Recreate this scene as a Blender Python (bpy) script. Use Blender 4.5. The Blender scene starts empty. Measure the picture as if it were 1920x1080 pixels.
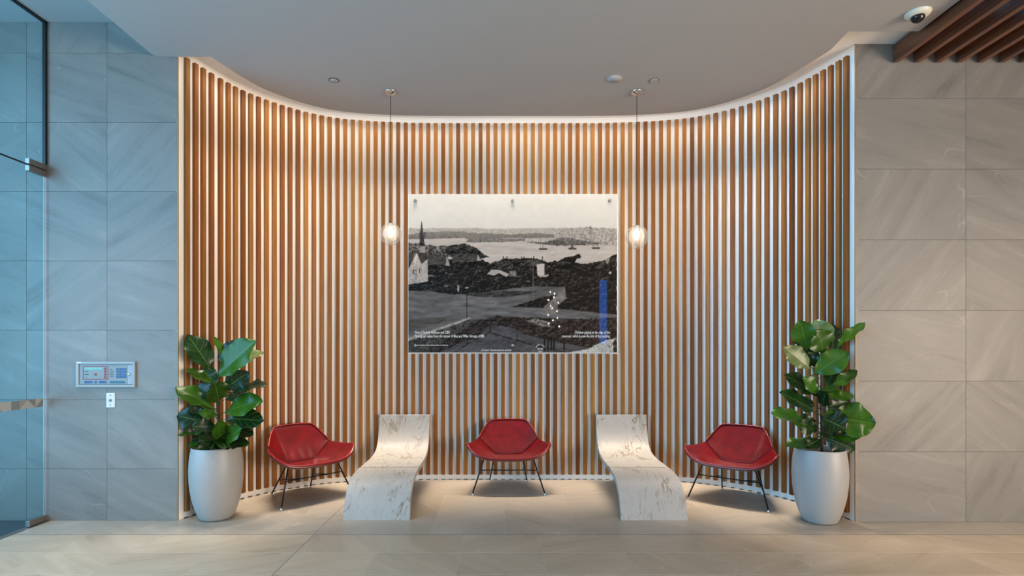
import bpy, math, random
import numpy as np
from mathutils import Vector, Matrix

random.seed(7)
rng = np.random.default_rng(11)
SC = bpy.context.scene
COL = SC.collection

# ------------------------------------------------------------------ camera
F = 1030.0            # focal length in pixels of the 1920-wide frame
VX, VY = 945.5, 652.0  # vanishing point / horizon
EYE = 1.4926
cam_d = bpy.data.cameras.new('camera')
cam = bpy.data.objects.new('camera', cam_d)
COL.objects.link(cam)
cam.location = (0, 0, EYE)
cam.rotation_euler = (math.pi / 2, 0, 0)
cam_d.sensor_width = 36
cam_d.lens = F / 1920 * 36
cam_d.shift_x = (960 - VX) / 1920
cam_d.shift_y = (VY - 540) / 1920
cam_d.clip_start = 0.05
SC.camera = cam

# ------------------------------------------------------------------ world, light, exposure
w = bpy.data.worlds.new('sky')
SC.world = w
w.use_nodes = True
bgn = w.node_tree.nodes['Background']
bgn.inputs[0].default_value = (0.40, 0.72, 1.0, 1)
bgn.inputs[1].default_value = 0.8
SC.view_settings.view_transform = 'Standard'
SC.view_settings.look = 'None'
SC.view_settings.exposure = 0.30
SC.view_settings.gamma = 1.0
SC.view_settings.use_curve_mapping = False
SC.cycles.caustics_reflective = False
SC.cycles.caustics_refractive = False
SC.cycles.max_bounces = 10
SC.cycles.diffuse_bounces = 5
SC.cycles.transparent_max_bounces = 16
SC.cycles.sample_clamp_indirect = 4.0
SC.cycles.use_denoising = True


def area(name, loc, energy, color, sx, sy=None, rot=(0, 0, 0), spread=180):
    l = bpy.data.lights.new(name, 'AREA')
    l.energy = energy
    l.color = color
    l.shape = 'RECTANGLE' if sy else 'DISK'
    l.size = sx
    if sy:
        l.size_y = sy
    l.spread = math.radians(spread)
    o = bpy.data.objects.new(name, l)
    o.location = loc
    o.rotation_euler = rot
    COL.objects.link(o)
    return o


WARM = (1.0, 0.80, 0.60)
# light from outside the picture: sky beyond the glass facade (blue on that side of everything), the warm lobby on the
# other side (it warms the flank of the pot, the tiles and the floor there), and two ceiling downlights whose pools show on the floor
HP = math.pi / 2
area('sky_left_offscreen', (-5.3, -0.4, 2.2), 555, (0.38, 0.70, 1.0), 4.0, 8.4, (0, -HP, 0))
area('lobby_right_offscreen', (7.36, -1.9, 1.55), 660, (1.0, 0.83, 0.66), 2.6, 6.0, (0, HP, 0))
area('downlight_left_offscreen', (-3.3, 3.4, 4.29), 19, WARM, 0.2, spread=80)
area('downlight_right_offscreen', (4.342, 3.4, 3.99), 16, WARM, 0.11, spread=80)

# ------------------------------------------------------------------ helpers


def P(px, py, d):
    return Vector(((px - VX) * d / F, d, EYE + (VY - py) * d / F))


def lin(c):
    c = np.asarray(c, dtype=float) / 255.0
    return np.where(c <= 0.04045, c / 12.92, ((c + 0.055) / 1.055) ** 2.4)


def tag(o, label=None, cat=None, group=None, kind=None):
    if label:
        o['label'] = label
    if cat:
        o['category'] = cat
    if group:
        o['group'] = group
    if kind:
        o['kind'] = kind
    return o


def empty(name, loc=(0, 0, 0), rz=0.0):
    o = bpy.data.objects.new(name, None)
    o.location = loc
    o.rotation_euler = (0, 0, rz)
    o.empty_display_size = 0.1
    COL.objects.link(o)
    return o


class MB:
    """collects verts and faces of one mesh"""

    def __init__(s):
        s.v, s.f, s.m = [], [], []

    def add(s, vs, fs, mi=0):
        b = len(s.v)
        s.v += [tuple(p) for p in vs]
        s.f += [tuple(i + b for i in q) for q in fs]
        s.m += [mi] * len(fs)
        return s

    def box(s, a, b, mi=0):
        (x0, y0, z0), (x1, y1, z1) = a, b
        vs = [(x0, y0, z0), (x1, y0, z0), (x1, y1, z0), (x0, y1, z0), (x0, y0, z1), (x1, y0, z1), (x1, y1, z1), (x0, y1, z1)]
        return s.add(vs, [(3, 2, 1, 0), (4, 5, 6, 7), (0, 1, 5, 4), (1, 2, 6, 5), (2, 3, 7, 6), (3, 0, 4, 7)], mi)

    def bbox(s, a, b, r=0.004, mi=0):
        """box with all edges chamfered by r"""
        (x0, y0, z0), (x1, y1, z1) = a, b
        vs = []
        xs, ys, zs = (x0, x1), (y0, y1), (z0, z1)
        sg = (1, -1)
        idx = {}
        for i in (0, 1):
            for j in (0, 1):
                for k in (0, 1):
                    idx[i, j, k, 0] = len(vs); vs.append((xs[i], ys[j] + sg[j] * r, zs[k] + sg[k] * r))
                    idx[i, j, k, 1] = len(vs); vs.append((xs[i] + sg[i] * r, ys[j], zs[k] + sg[k] * r))
                    idx[i, j, k, 2] = len(vs); vs.append((xs[i] + sg[i] * r, ys[j] + sg[j] * r, zs[k]))
        fs = []
        I = idx
        for i in (0, 1):
            q = [I[i, 0, 0, 0], I[i, 1, 0, 0], I[i, 1, 1, 0], I[i, 0, 1, 0]]
            fs.append(tuple(q if i else q[::-1]))
            q = [I[0, i, 0, 1], I[0, i, 1, 1], I[1, i, 1, 1], I[1, i, 0, 1]]
            fs.append(tuple(q if i else q[::-1]))
            q = [I[0, 0, i, 2], I[1, 0, i, 2], I[1, 1, i, 2], I[0, 1, i, 2]]
            fs.append(tuple(q if i else q[::-1]))
            for j in (0, 1):
                fs.append((I[i, j, 0, 0], I[i, j, 1, 0], I[i, j, 1, 1], I[i, j, 0, 1]))
                fs.append((I[i, 0, j, 0], I[i, 1, j, 0], I[i, 1, j, 2], I[i, 0, j, 2]))
                fs.append((I[0, i, j, 1], I[1, i, j, 1], I[1, i, j, 2], I[0, i, j, 2]))
                for k in (0, 1):
                    fs.append((I[i, j, k, 0], I[i, j, k, 1], I[i, j, k, 2]))
        return s.add(vs, fs, mi)

    def lathe(s, prof, n=32, c=(0, 0, 0), mi=0, axis='z'):
        vs, fs = [], []
        for r, z in prof:
            for k in range(n):
                a = 2 * math.pi * k / n
                p = (r * math.cos(a), r * math.sin(a), z)
                if axis == 'y':      # axis points towards -y
                    p = (r * math.cos(a), -z, r * math.sin(a))
                vs.append((p[0] + c[0], p[1] + c[1], p[2] + c[2]))
        for i in range(len(prof) - 1):
            for k in range(n):
                a, b = i * n + k, i * n + (k + 1) % n
                fs.append((a, b, b + n, a + n))
        if prof[0][0] > 1e-6:
            fs.append(tuple(range(n))[::-1])
        if prof[-1][0] > 1e-6:
            m = (len(prof) - 1) * n
            fs.append(tuple(range(m, m + n)))
        return s.add(vs, fs, mi)

    def tube(s, pts, r, n=8, mi=0):
        pts = [Vector(p) for p in pts]
        vs, fs = [], []
        rs = r if isinstance(r, (list, tuple)) else [r] * len(pts)
        up = None
        for i, p in enumerate(pts):
            t = (pts[min(i + 1, len(pts) - 1)] - pts[max(i - 1, 0)]).normalized()
            if up is None:
                up = t.orthogonal().normalized()
            up = (up - t * up.dot(t)).normalized()
            sd = t.cross(up)
            for k in range(n):
                a = 2 * math.pi * k / n
                vs.append(p + (up * math.cos(a) + sd * math.sin(a)) * rs[i])
        for i in range(len(pts) - 1):
            for k in range(n):
                a, b = i * n + k, i * n + (k + 1) % n
                fs.append((a, b, b + n, a + n))
        fs.append(tuple(range(n))[::-1])
        m = (len(pts) - 1) * n
        fs.append(tuple(range(m, m + n)))
        return s.add(vs, fs, mi)

    def prism(s, poly, z0, z1, mi=0):
        n = len(poly)
        vs = [(x, y, z0) for x, y in poly] + [(x, y, z1) for x, y in poly]
        fs = [tuple(range(n))[::-1], tuple(range(n, 2 * n))]
        for i in range(n):
            j = (i + 1) % n
            fs.append((i, j, j + n, i + n))
        return s.add(vs, fs, mi)

    def mesh(s, name, mats, smooth=False):
        me = bpy.data.meshes.new(name)
        me.from_pydata(s.v, [], s.f)
        for m in (mats if isinstance(mats, (list, tuple)) else [mats]):
            me.materials.append(m)
        if any(s.m):
            me.polygons.foreach_set('material_index', s.m)
        if smooth:
            me.polygons.foreach_set('use_smooth', [True] * len(me.polygons))
        me.update()
        return me

    def build(s, name, mats, parent=None, smooth=False, loc=None):
        o = bpy.data.objects.new(name, s.mesh(name, mats, smooth))
        COL.objects.link(o)
        if parent is not None:
            o.parent = parent
        if loc is not None:
            o.location = loc
        return o


def link(name, me, parent=None, loc=(0, 0, 0), rz=0.0):
    o = bpy.data.objects.new(name, me)
    COL.objects.link(o)
    o.parent = parent
    o.location = loc
    o.rotation_euler = (0, 0, rz)
    return o


def autosmooth(o, deg=40):
    me = o.data
    me.polygons.foreach_set('use_smooth', [True] * len(me.polygons))
    me.set_sharp_from_angle(angle=math.radians(deg))


def modifier(o, kind, **kw):
    m = o.modifiers.new(kind.lower(), kind)
    for k, v in kw.items():
        setattr(m, k, v)
    return m


# ------------------------------------------------------------------ materials
class Mat:
    def __init__(s, name, base=(0.8, 0.8, 0.8), rough=0.5, metal=0.0, **kw):
        s.m = bpy.data.materials.new(name)
        s.m.use_nodes = True
        s.t = s.m.node_tree
        s.b = s.t.nodes['Principled BSDF']
        s.set('Base Color', (*base, 1))
        s.set('Roughness', rough)
        s.set('Metallic', metal)
        for k, v in kw.items():
            s.set(k.replace('_', ' '), v)

    def set(s, k, v):
        s.b.inputs[k].default_value = v

    def n(s, typ, **kw):
        nd = s.t.nodes.new('ShaderNode' + typ)
        for k, v in kw.items():
            if k.startswith('i_'):
                key = k[2:]
                key = int(key) if key.isdigit() else key.replace('_', ' ')
                nd.inputs[key].default_value = v
            else:
                setattr(nd, k, v)
        return nd

    def l(s, a, b):
        s.t.links.new(a, b)

    def math(s, op, a, b=0.0, c=None, clamp=False):
        nd = s.n('Math', operation=op, use_clamp=clamp)
        for i, q in enumerate((a, b, c)):
            if q is None:
                continue
            if isinstance(q, (int, float)):
                nd.inputs[i].default_value = q
            else:
                s.l(q, nd.inputs[i])
        return nd.outputs[0]

    def ramp(s, fac, stops):
        nd = s.n('ValToRGB')
        e = nd.color_ramp.elements
        while len(e) < len(stops):
            e.new(0.5)
        for i, (p, c) in enumerate(stops):
            e[i].position = p
            e[i].color = (*c, 1)
        s.l(fac, nd.inputs[0])
        return nd.outputs[0]

    def mix(s, fac, a, b, mode='MIX'):
        nd = s.n('MixRGB', blend_type=mode)
        for i, q in enumerate((fac, a, b)):
            if isinstance(q, (int, float)):
                nd.inputs[i].default_value = q
            elif isinstance(q, tuple):
                nd.inputs[i].default_value = (*q, 1)
            else:
                s.l(q, nd.inputs[i])
        return nd.outputs[0]

    def coords(s, scale=(1, 1, 1), rand=True):
        tc = s.n('TexCoord')
        v = tc.outputs['Object']
        if rand:
            oi = s.n('ObjectInfo')
            mu = s.math('MULTIPLY', oi.outputs['Random'], 57.0)
            ad = s.n('VectorMath', operation='ADD')
            s.l(v, ad.inputs[0]); s.l(mu, ad.inputs[1])
            v = ad.outputs[0]
            s.rand = oi.outputs['Random']
        mp = s.n('Mapping')
        mp.inputs['Scale'].default_value = scale
        s.l(v, mp.inputs[0])
        return mp.outputs[0]

    def noise(s, vec, scale, detail=4, rough=0.55, dist=0.0):
        nd = s.n('TexNoise', i_Scale=scale, i_Detail=detail, i_Roughness=rough, i_Distortion=dist)
        s.l(vec, nd.inputs['Vector'])
        return nd.outputs[0]

    def color(s, c):
        s.l(c, s.b.inputs['Base Color'])

    def bump(s, h, strength=0.2, dist=0.002):
        nd = s.n('Bump', i_Strength=strength, i_Distance=dist)
        s.l(h, nd.inputs['Height'])
        s.l(nd.outputs[0], s.b.inputs['Normal'])


def stone_tile(name, c0, c1, vein, rough, floor=False):
    """porcelain stone tile: soft diagonal streaks whose direction differs from tile to tile, thin pale veins"""
    M = Mat(name, rough=rough)
    v = M.coords()
    r = M.rand
    ang = M.math('ADD', M.math('MULTIPLY', M.math('GREATER_THAN', M.math('FRACT', M.math('MULTIPLY', r, 7.3)), 0.35), -1.25),
                 M.math('ADD', M.math('MULTIPLY', r, 0.5), 0.55))
    rot = M.n('VectorRotate', rotation_type='Z_AXIS' if floor else 'Y_AXIS')
    M.l(v, rot.inputs['Vector']); M.l(ang, rot.inputs['Angle'])
    mp = M.n('Mapping')
    mp.inputs['Scale'].default_value = (0.5, 4.2, 4.2)
    M.l(rot.outputs[0], mp.inputs[0])
    st = M.noise(mp.outputs[0], 1.6, 5, 0.62, 0.6)
    fine = M.noise(v, 60, 3, 0.6)
    cloud = M.noise(v, 2.2, 3, 0.5)
    f = M.math('ADD', M.math('MULTIPLY', st, 0.95), M.math('ADD', M.math('MULTIPLY', fine, 0.22), M.math('MULTIPLY', cloud, 0.35)))
    col = M.ramp(f, [(0.52, c0), (0.70, tuple((a + b) / 2 for a, b in zip(c0, c1))), (0.80, tuple(0.4 * a + 0.6 * b for a, b in zip(c0, c1))), (0.98, c1)])
    mpv = M.n('Mapping')
    mpv.inputs['Scale'].default_value = (0.45, 1.6, 1.6)
    mpv.inputs['Rotation'].default_value = (0, 0, 0.9) if floor else (0, 0.9, 0)
    M.l(rot.outputs[0], mpv.inputs[0])
    ve = M.noise(mpv.outputs[0], 0.9 if not floor else 1.7, 2.5, 0.45, 0.3)
    line = M.math('LESS_THAN', M.math('ABSOLUTE', M.math('SUBTRACT', ve, 0.56)), 0.0009 if not floor else 0.0035)
    brk = M.math('GREATER_THAN', M.noise(v, 2.0, 2), 0.50)
    col = M.mix(M.math('MULTIPLY', M.math('MULTIPLY', line, brk), 0.30), col, vein)
    hsv = M.n('HueSaturation')
    M.l(M.math('ADD', M.math('MULTIPLY', M.math('FRACT', M.math('MULTIPLY', r, 13.7)), 0.12), 0.94), hsv.inputs['Value'])
    M.l(col, hsv.inputs['Color'])
    M.color(hsv.outputs[0])
    M.bump(fine, 0.08, 0.001)
    return M.m


M_WTILE = stone_tile('wall_tile', (0.140, 0.131, 0.118), (0.245, 0.228, 0.206), (0.36, 0.34, 0.31), 0.5)
M_FTILE = stone_tile('floor_tile', (0.33, 0.258, 0.180), (0.52, 0.425, 0.315), (0.66, 0.58, 0.47), 0.36, True)
M_ATILE = stone_tile('alcove_tile', (0.30, 0.255, 0.205), (0.43, 0.375, 0.310), (0.62, 0.57, 0.50), 0.36, True)
M_GROUT = Mat('grout', (0.17, 0.16, 0.145), 0.9).m
M_FGROUT = Mat('floor_grout', (0.60, 0.53, 0.44), 0.9).m
M_OUTF = Mat('outside_floor', (0.05, 0.065, 0.075), 0.6).m
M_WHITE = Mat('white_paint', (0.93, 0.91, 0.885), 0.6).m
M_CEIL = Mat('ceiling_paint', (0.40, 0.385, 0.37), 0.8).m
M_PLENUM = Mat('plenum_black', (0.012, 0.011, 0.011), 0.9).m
M_LOBBY = Mat('lobby_paint', (0.58, 0.53, 0.47), 0.7).m
M_BRASS = Mat('brass', (0.42, 0.27, 0.09), 0.6, 0.7).m
M_BLACK = Mat('black_metal', (0.012, 0.012, 0.013), 0.38, 0.6).m
M_GASKET = Mat('black_gasket', (0.004, 0.005, 0.007), 0.5).m
M_CHROME = Mat('chrome', (0.82, 0.82, 0.82), 0.08, 1.0).m
M_STEEL = Mat('brushed_steel', (0.30, 0.265, 0.235), 0.42, 0.9).m
M_DARK = Mat('dark_plastic', (0.02, 0.02, 0.02), 0.5).m

# slat timber
M = Mat('slat_timber', rough=0.45, Specular_IOR_Level=0.3)
v = M.coords((1, 1, 1))
mp = M.n('Mapping'); mp.inputs['Scale'].default_value = (38, 38, 1.6); M.l(v, mp.inputs[0])
g = M.noise(mp.outputs[0], 1.0, 5, 0.6, 0.8)
mp2 = M.n('Mapping'); mp2.inputs['Scale'].default_value = (9, 9, 0.5); M.l(v, mp2.inputs[0])
g2 = M.noise(mp2.outputs[0], 1.0, 3, 0.5, 1.5)
tone = M.ramp(M.rand, [(0.0, (0.120, 0.0378, 0.0062)), (0.18, (0.260, 0.0918, 0.0155)), (0.36, (0.165, 0.0630, 0.0130)), (0.52, (0.300, 0.1215, 0.0223)),
                       (0.68, (0.200, 0.0657, 0.0112)), (0.82, (0.340, 0.1485, 0.0310)), (1.0, (0.220, 0.1035, 0.0291))])
gr = M.ramp(M.math('ADD', M.math('MULTIPLY', g, 0.7), M.math('MULTIPLY', g2, 0.5)), [(0.35, (0.62, 0.58, 0.52)), (0.60, (1, 1, 1)), (0.85, (1.28, 1.22, 1.12))])
M.color(M.mix(1.0, tone, gr, 'MULTIPLY'))
M.bump(g, 0.12, 0.001)
M_SLAT = M.m

M = Mat('batten_timber', rough=0.35)
v = M.coords((1, 1, 1))
mp = M.n('Mapping'); mp.inputs['Scale'].default_value = (30, 1.2, 30); M.l(v, mp.inputs[0])
g = M.noise(mp.outputs[0], 1.0, 5, 0.6, 0.8)
M.color(M.ramp(g, [(0.3, (0.075, 0.024, 0.011)), (0.7, (0.20, 0.07, 0.032))]))
M_BATTEN = M.m

# veined bench stone
M = Mat('bench_stone', rough=0.46, Specular_IOR_Level=0.3)
v = M.coords((1, 1, 1))
mp = M.n('Mapping'); mp.inputs['Scale'].default_value = (3.4, 1.2, 1.2); mp.inputs['Rotation'].default_value = (0, 0.25, 0.12); M.l(v, mp.inputs[0])
n1 = M.noise(mp.outputs[0], 1.5, 3, 0.5, 2.6)
n2 = M.noise(mp.outputs[0], 2.2, 3, 0.5, 3.0)
cl = M.noise(v, 2.5, 4, 0.6, 1.0)
rg = M.math('SUBTRACT', 1.0, M.math('MULTIPLY', M.math('ABSOLUTE', M.math('SUBTRACT', n1, 0.52)), 22.0), clamp=True)
rg2 = M.math('SUBTRACT', 1.0, M.math('MULTIPLY', M.math('ABSOLUTE', M.math('SUBTRACT', n2, 0.55)), 40.0), clamp=True)
msk = M.ramp(cl, [(0.45, (0, 0, 0)), (0.62, (1, 1, 1))])
c = M.mix(M.math('MULTIPLY', M.noise(mp.outputs[0], 1.5, 3), 0.55), (0.40, 0.383, 0.36), (0.315, 0.296, 0.268))
c = M.mix(M.math('MULTIPLY', M.math('MULTIPLY', rg, msk), 0.95), c, (0.17, 0.115, 0.065))
c = M.mix(M.math('MULTIPLY', rg2, 0.38), c, (0.27, 0.23, 0.19))
M.color(c)
M_STONE = M.m

# leather
M = Mat('red_leather', rough=0.24)
v = M.coords((1, 1, 1))
n1 = M.noise(v, 9, 4)
M.color(M.ramp(n1, [(0.3, (0.085, 0.0025, 0.005)), (0.7, (0.145, 0.004, 0.007))]))
M.bump(M.noise(v, 260, 2), 0.15, 0.0006)
M_LEATHER = M.m
M_PIPING = Mat('leather_piping', (0.30, 0.02, 0.02), 0.16, Coat_Weight=0.6, Coat_Roughness=0.1).m
M_SEAM = Mat('leather_seam', (0.05, 0.004, 0.006), 0.4).m
M_SHELL = Mat('outer_shell', (0.12, 0.075, 0.05), 0.45).m

# pot, soil, plant
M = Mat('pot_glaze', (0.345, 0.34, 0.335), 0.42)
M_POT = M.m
M = Mat('soil', (0.012, 0.01, 0.008), 0.95)
M.bump(M.noise(M.coords(), 60, 4), 1.0, 0.01)
M_SOIL = M.m
M_TRUNK = Mat('trunk_bark', (0.05, 0.032, 0.02), 0.8).m


def leaf_mat(name, top, rib):
    M = Mat(name, rough=0.28, Specular_IOR_Level=0.35)
    tc = M.n('UVMap')
    sep = M.n('SeparateXYZ')
    M.l(tc.outputs[0], sep.inputs[0])
    u, vv = sep.outputs[0], sep.outputs[1]     # u along leaf 0..1, v across -1..1 stored 0..1
    vs = M.math('ABSOLUTE', M.math('MULTIPLY', M.math('SUBTRACT', vv, 0.5), 2.0))
    mid = M.math('LESS_THAN', vs, 0.045)
    ph = M.math('FRACT', M.math('MULTIPLY', M.math('SUBTRACT', u, M.math('MULTIPLY', vs, 0.24)), 6.5))
    side = M.math('LESS_THAN', M.math('ABSOLUTE', M.math('SUBTRACT', ph, 0.5)), 0.045)
    ribm = M.math('MAXIMUM', mid, M.math('MULTIPLY', side, 0.55))
    nz = M.noise(M.coords((1, 1, 1)), 12, 3)
    hs = M.n('HueSaturation')
    M.l(M.math('ADD', M.math('MULTIPLY', M.rand, 0.7), 0.62), hs.inputs['Value'])
    M.l(M.mix(nz, tuple(0.7 * a for a in top), tuple(1.25 * a for a in top)), hs.inputs['Color'])
    M.color(M.mix(M.math('MULTIPLY', ribm, 0.75), hs.outputs[0], rib))
    M.bump(M.math('SUBTRACT', 1.0, ribm), 0.5, 0.004)
    return M.m


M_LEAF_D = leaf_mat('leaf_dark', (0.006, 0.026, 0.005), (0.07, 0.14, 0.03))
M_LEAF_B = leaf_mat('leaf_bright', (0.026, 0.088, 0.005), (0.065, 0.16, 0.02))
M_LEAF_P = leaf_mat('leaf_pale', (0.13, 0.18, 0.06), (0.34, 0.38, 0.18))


def glass_mat(name, tint, lo=0.04, hi=0.7, pw=4.0, milk=0.0):
    """thin clear sheet: tinted see-through, mirror share rising towards grazing, a little milkiness if asked"""
    m = bpy.data.materials.new(name)
    m.use_nodes = True
    t = m.node_tree
    t.nodes.clear()
    N = t.nodes.new
    out, mx, tr, gl, lw = N('ShaderNodeOutputMaterial'), N('ShaderNodeMixShader'), N('ShaderNodeBsdfTransparent'), N('ShaderNodeBsdfGlossy'), N('ShaderNodeLayerWeight')
    pwn, mu = N('ShaderNodeMath'), N('ShaderNodeMath')
    pwn.operation, mu.operation = 'POWER', 'MULTIPLY_ADD'
    lw.inputs[0].default_value = 0.5
    pwn.inputs[1].default_value = pw
    mu.inputs[1].default_value, mu.inputs[2].default_value = hi, lo
    tr.inputs[0].default_value = (*tint, 1)
    gl.inputs['Roughness'].default_value = 0.06
    t.links.new(lw.outputs['Facing'], pwn.inputs[0])
    t.links.new(pwn.outputs[0], mu.inputs[0])
    t.links.new(mu.outputs[0], mx.inputs[0])
    t.links.new(tr.outputs[0], mx.inputs[1])
    t.links.new(gl.outputs[0], mx.inputs[2])
    last = mx
    if milk:
        m2, tl = N('ShaderNodeMixShader'), N('ShaderNodeBsdfTranslucent')
        tl.inputs[0].default_value = (0.95, 0.93, 0.90, 1)
        m2.inputs[0].default_value = milk
        t.links.new(mx.outputs[0], m2.inputs[1])
        t.links.new(tl.outputs[0], m2.inputs[2])
        last = m2
    t.links.new(last.outputs[0], out.inputs[0])
    return m


M_GLASS = glass_mat('tinted_glass', (0.60, 0.86, 0.95))
M_GLOBE = glass_mat('clear_globe', (0.98, 0.97, 0.95), 0.03, 0.60, 2.5, 0.13)
M_INNER = glass_mat('inner_globe', (0.98, 0.96, 0.93), 0.02, 0.35, 2.5, 0.16)
M_GEDGE = Mat('glass_edge', (0.16, 0.36, 0.48), 0.15).m


def emit_mat(name, col, s):
    M = Mat(name, (0.8, 0.8, 0.8))
    M.set('Emission Color', (*col, 1))
    M.set('Emission Strength', s)
    return M.m


# ------------------------------------------------------------------ structure: alcove curve
CX = 0.096
half = [(2.92, 4.728), (2.877, 4.87), (2.81, 5.12), (2.715, 5.38), (2.62, 5.54), (2.405, 5.80), (2.14, 6.0), (1.90, 6.112), (1.5, 6.19), (1.1, 6.222), (0.7, 6.23)]
ctrl = [(CX - u, y) for u, y in half] + [(CX, 6.23)] + [(CX + u, y) for u, y in half[::-1]]
ctrl[0] = (-2.824, 4.745)
ctrl[-1] = (3.016, 4.711)


def catmull(pts, n=16):
    out = []
    p = [Vector((2 * pts[0][0] - pts[1][0], 2 * pts[0][1] - pts[1][1]))] + [Vector(q) for q in pts]
    p.append(2 * p[-1] - p[-2])
    for i in range(1, len(p) - 2):
        for k in range(n):
            t = k / n
            a, b, c, d = p[i - 1], p[i], p[i + 1], p[i + 2]
            out.append(0.5 * ((2 * b) + (c - a) * t + (2 * a - 5 * b + 4 * c - d) * t * t + (3 * b - a - 3 * c + d) * t ** 3))
    out.append(p[-2])
    return out


curve = np.array([tuple(q) for q in catmull(ctrl, 20)])
for _ in range(120):   # fair the plan curve
    curve[1:-1] += 0.5 * ((curve[:-2] + curve[2:]) / 2 - curve[1:-1])
seg = np.linalg.norm(np.diff(curve, axis=0), axis=1)
arc = np.concatenate([[0], np.cumsum(seg)])
LEN = arc[-1]


def on_curve(s):
    x = float(np.interp(s, arc, curve[:, 0])); y = float(np.interp(s, arc, curve[:, 1]))
    e = 0.01
    dx = float(np.interp(min(s + e, LEN), arc, curve[:, 0]) - np.interp(max(s - e, 0), arc, curve[:, 0]))
    dy = float(np.interp(min(s + e, LEN), arc, curve[:, 1]) - np.interp(max(s - e, 0), arc, curve[:, 1]))
    l = math.hypot(dx, dy)
    return (x, y), (dx / l, dy / l)     # point, tangent; inward normal = (ty, -tx)


def offset_curve(off, n=90, s0=0.0, s1=None):
    s1 = LEN if s1 is None else s1
    out = []
    for k in range(n + 1):
        (x, y), (tx, ty) = on_curve(s0 + (s1 - s0) * k / n)
        out.append((x + ty * off, y - tx * off))
    return out


Z_CEIL, Z_REC, Z_HIGH = 4.007, 4.098, 4.304
YL, YR = 4.745, 4.711          # planes of the two tiled walls
XL, XR = -2.824, 3.016         # their edges at the alcove
XG = -3.96                     # glass line

# alcove wall (white backing)
inner = offset_curve(0.0, 110)
outer = offset_curve(-0.08, 110)
mb = MB()
n = len(inner)
vs = [(x, y, 0) for x, y in inner] + [(x, y, Z_REC + 0.02) for x, y in inner] + [(x, y, 0) for x, y in outer] + [(x, y, Z_REC + 0.02) for x, y in outer]
fs = []
for i in range(n - 1):
    fs += [(i, i + 1, n + i + 1, n + i), (2 * n + i + 1, 2 * n + i, 3 * n + i, 3 * n + i + 1), (n + i, n + i + 1, 3 * n + i + 1, 3 * n + i)]
fs += [(0, n, 3 * n, 2 * n), (n - 1, 3 * n - 1, 4 * n - 1, 2 * n - 1)]
mb.add(vs, fs)
wall_back = mb.build('wall_back', M_WHITE)
autosmooth(wall_back, 30)
tag(wall_back, 'curved white alcove wall clad with vertical timber slats', 'wall', kind='structure')

# slats, each a piece of its own
SW, SD = 0.0425, 0.030
SZ0, SZ1 = 0.060, 4.030
POST_X0, POST_X1, POST_Z0, POST_Z1 = -1.083, 1.269, 1.440, 3.218
CUT0, CUT1 = 1.424, 3.224


def slat_mesh(h):
    return MB().bbox((-SW / 2, -SD, 0), (SW / 2, 0.003, h), 0.0025).mesh('slat', M_SLAT)


me_full, me_low, me_up = slat_mesh(SZ1 - SZ0), slat_mesh(CUT0 - SZ0), slat_mesh(SZ1 - CUT1)
# phase: one slat centred at x = -1.281 on the flat part
s_ref = float(np.interp(-1.281, curve[len(curve) // 6: len(curve) // 2, 0], arc[len(curve) // 6: len(curve) // 2]))
PITCH = 0.0845
k0 = -int((s_ref - 0.075) / PITCH)
k1 = int((LEN - 0.055 - s_ref) / PITCH)
foot = MB()
# the slats were set out by hand: small departures (metres) from the even pitch near the two ends
nudge = {}
for i, e in enumerate((-6.3, -5.2, -4.8, -2.9, 0.8, 1.9, 2.0, 2.2, 2.3, 2.1, 2.1, 2.1, 2.2, 2.1, 2.1, 2.2, 2.3, 2.3, 2.1, 2.1, 1.8, 1.5, 1.2, 0.9, 0.6, 0.3)):
    nudge[k0 + i] = e * 0.0058
for i, e in enumerate((6.4, 7.4, 7.6, 7.8, 7.9, 7.9, 7.0, 5.6, 4.9, 4.4, 3.3, 2.6, 1.4, 0.6, -0.4, -1.2, -1.8, -1.6, -1.2, -0.8, -0.4)):
    nudge[k1 - i] = e * 0.0057
for k in range(k0, k1 + 1):
    s = min(max(s_ref + k * PITCH + nudge.get(k, 0.0), 0.034), LEN - 0.034)
    (x, y), (tx, ty) = on_curve(s)
    rz = math.atan2(ty, tx)
    if POST_X0 < x < POST_X1 and y > 6:
        link('slat', me_low, wall_back, (x, y, SZ0), rz)
        link('slat', me_up, wall_back, (x, y, CUT1), rz)
    else:
        link('slat', me_full, wall_back, (x, y, SZ0), rz)
    q = [(x + tx * a + ty * b, y + ty * a - tx * b) for a, b in ((-SW / 2, 0), (SW / 2, 0), (SW / 2, 0.006), (-SW / 2, 0.006))]
    foot.prism(q, 0.0, 0.006)
fo = foot.build('spacer', M_DARK, wall_back)
fo['kind'] = 'stuff'

# tiled walls
GAP = 0.0018


def tiled_wall(name, y, x0, x1, z1, xs, zs, label):
    """slab with proud tiles; xs, zs joint positions"""
    mb = MB()
    mb.box((x0, y + 0.010, 0), (x1, y + 0.14, z1))
    o = mb.build(name, M_GROUT)
    tag(o, label, 'wall', kind='structure')
    xs = [x0] + [x for x in xs if x0 < x < x1] + [x1]
    zs = [0.0] + [z for z in zs if 0 < z < z1] + [z1]
    cache = {}
    for i in range(len(xs) - 1):
        for j in range(len(zs) - 1):
            wdt, hgt = xs[i + 1] - xs[i] - GAP, zs[j + 1] - zs[j] - GAP
            key = (round(wdt, 4), round(hgt, 4))
            if key not in cache:
                cache[key] = MB().bbox((-wdt / 2, 0, -hgt / 2), (wdt / 2, 0.010, hgt / 2), 0.0008).mesh('tile', M_WTILE)
            link('tile', cache[key], o, ((xs[i] + xs[i + 1]) / 2, y, (zs[j] + zs[j + 1]) / 2))
    return o


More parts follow.
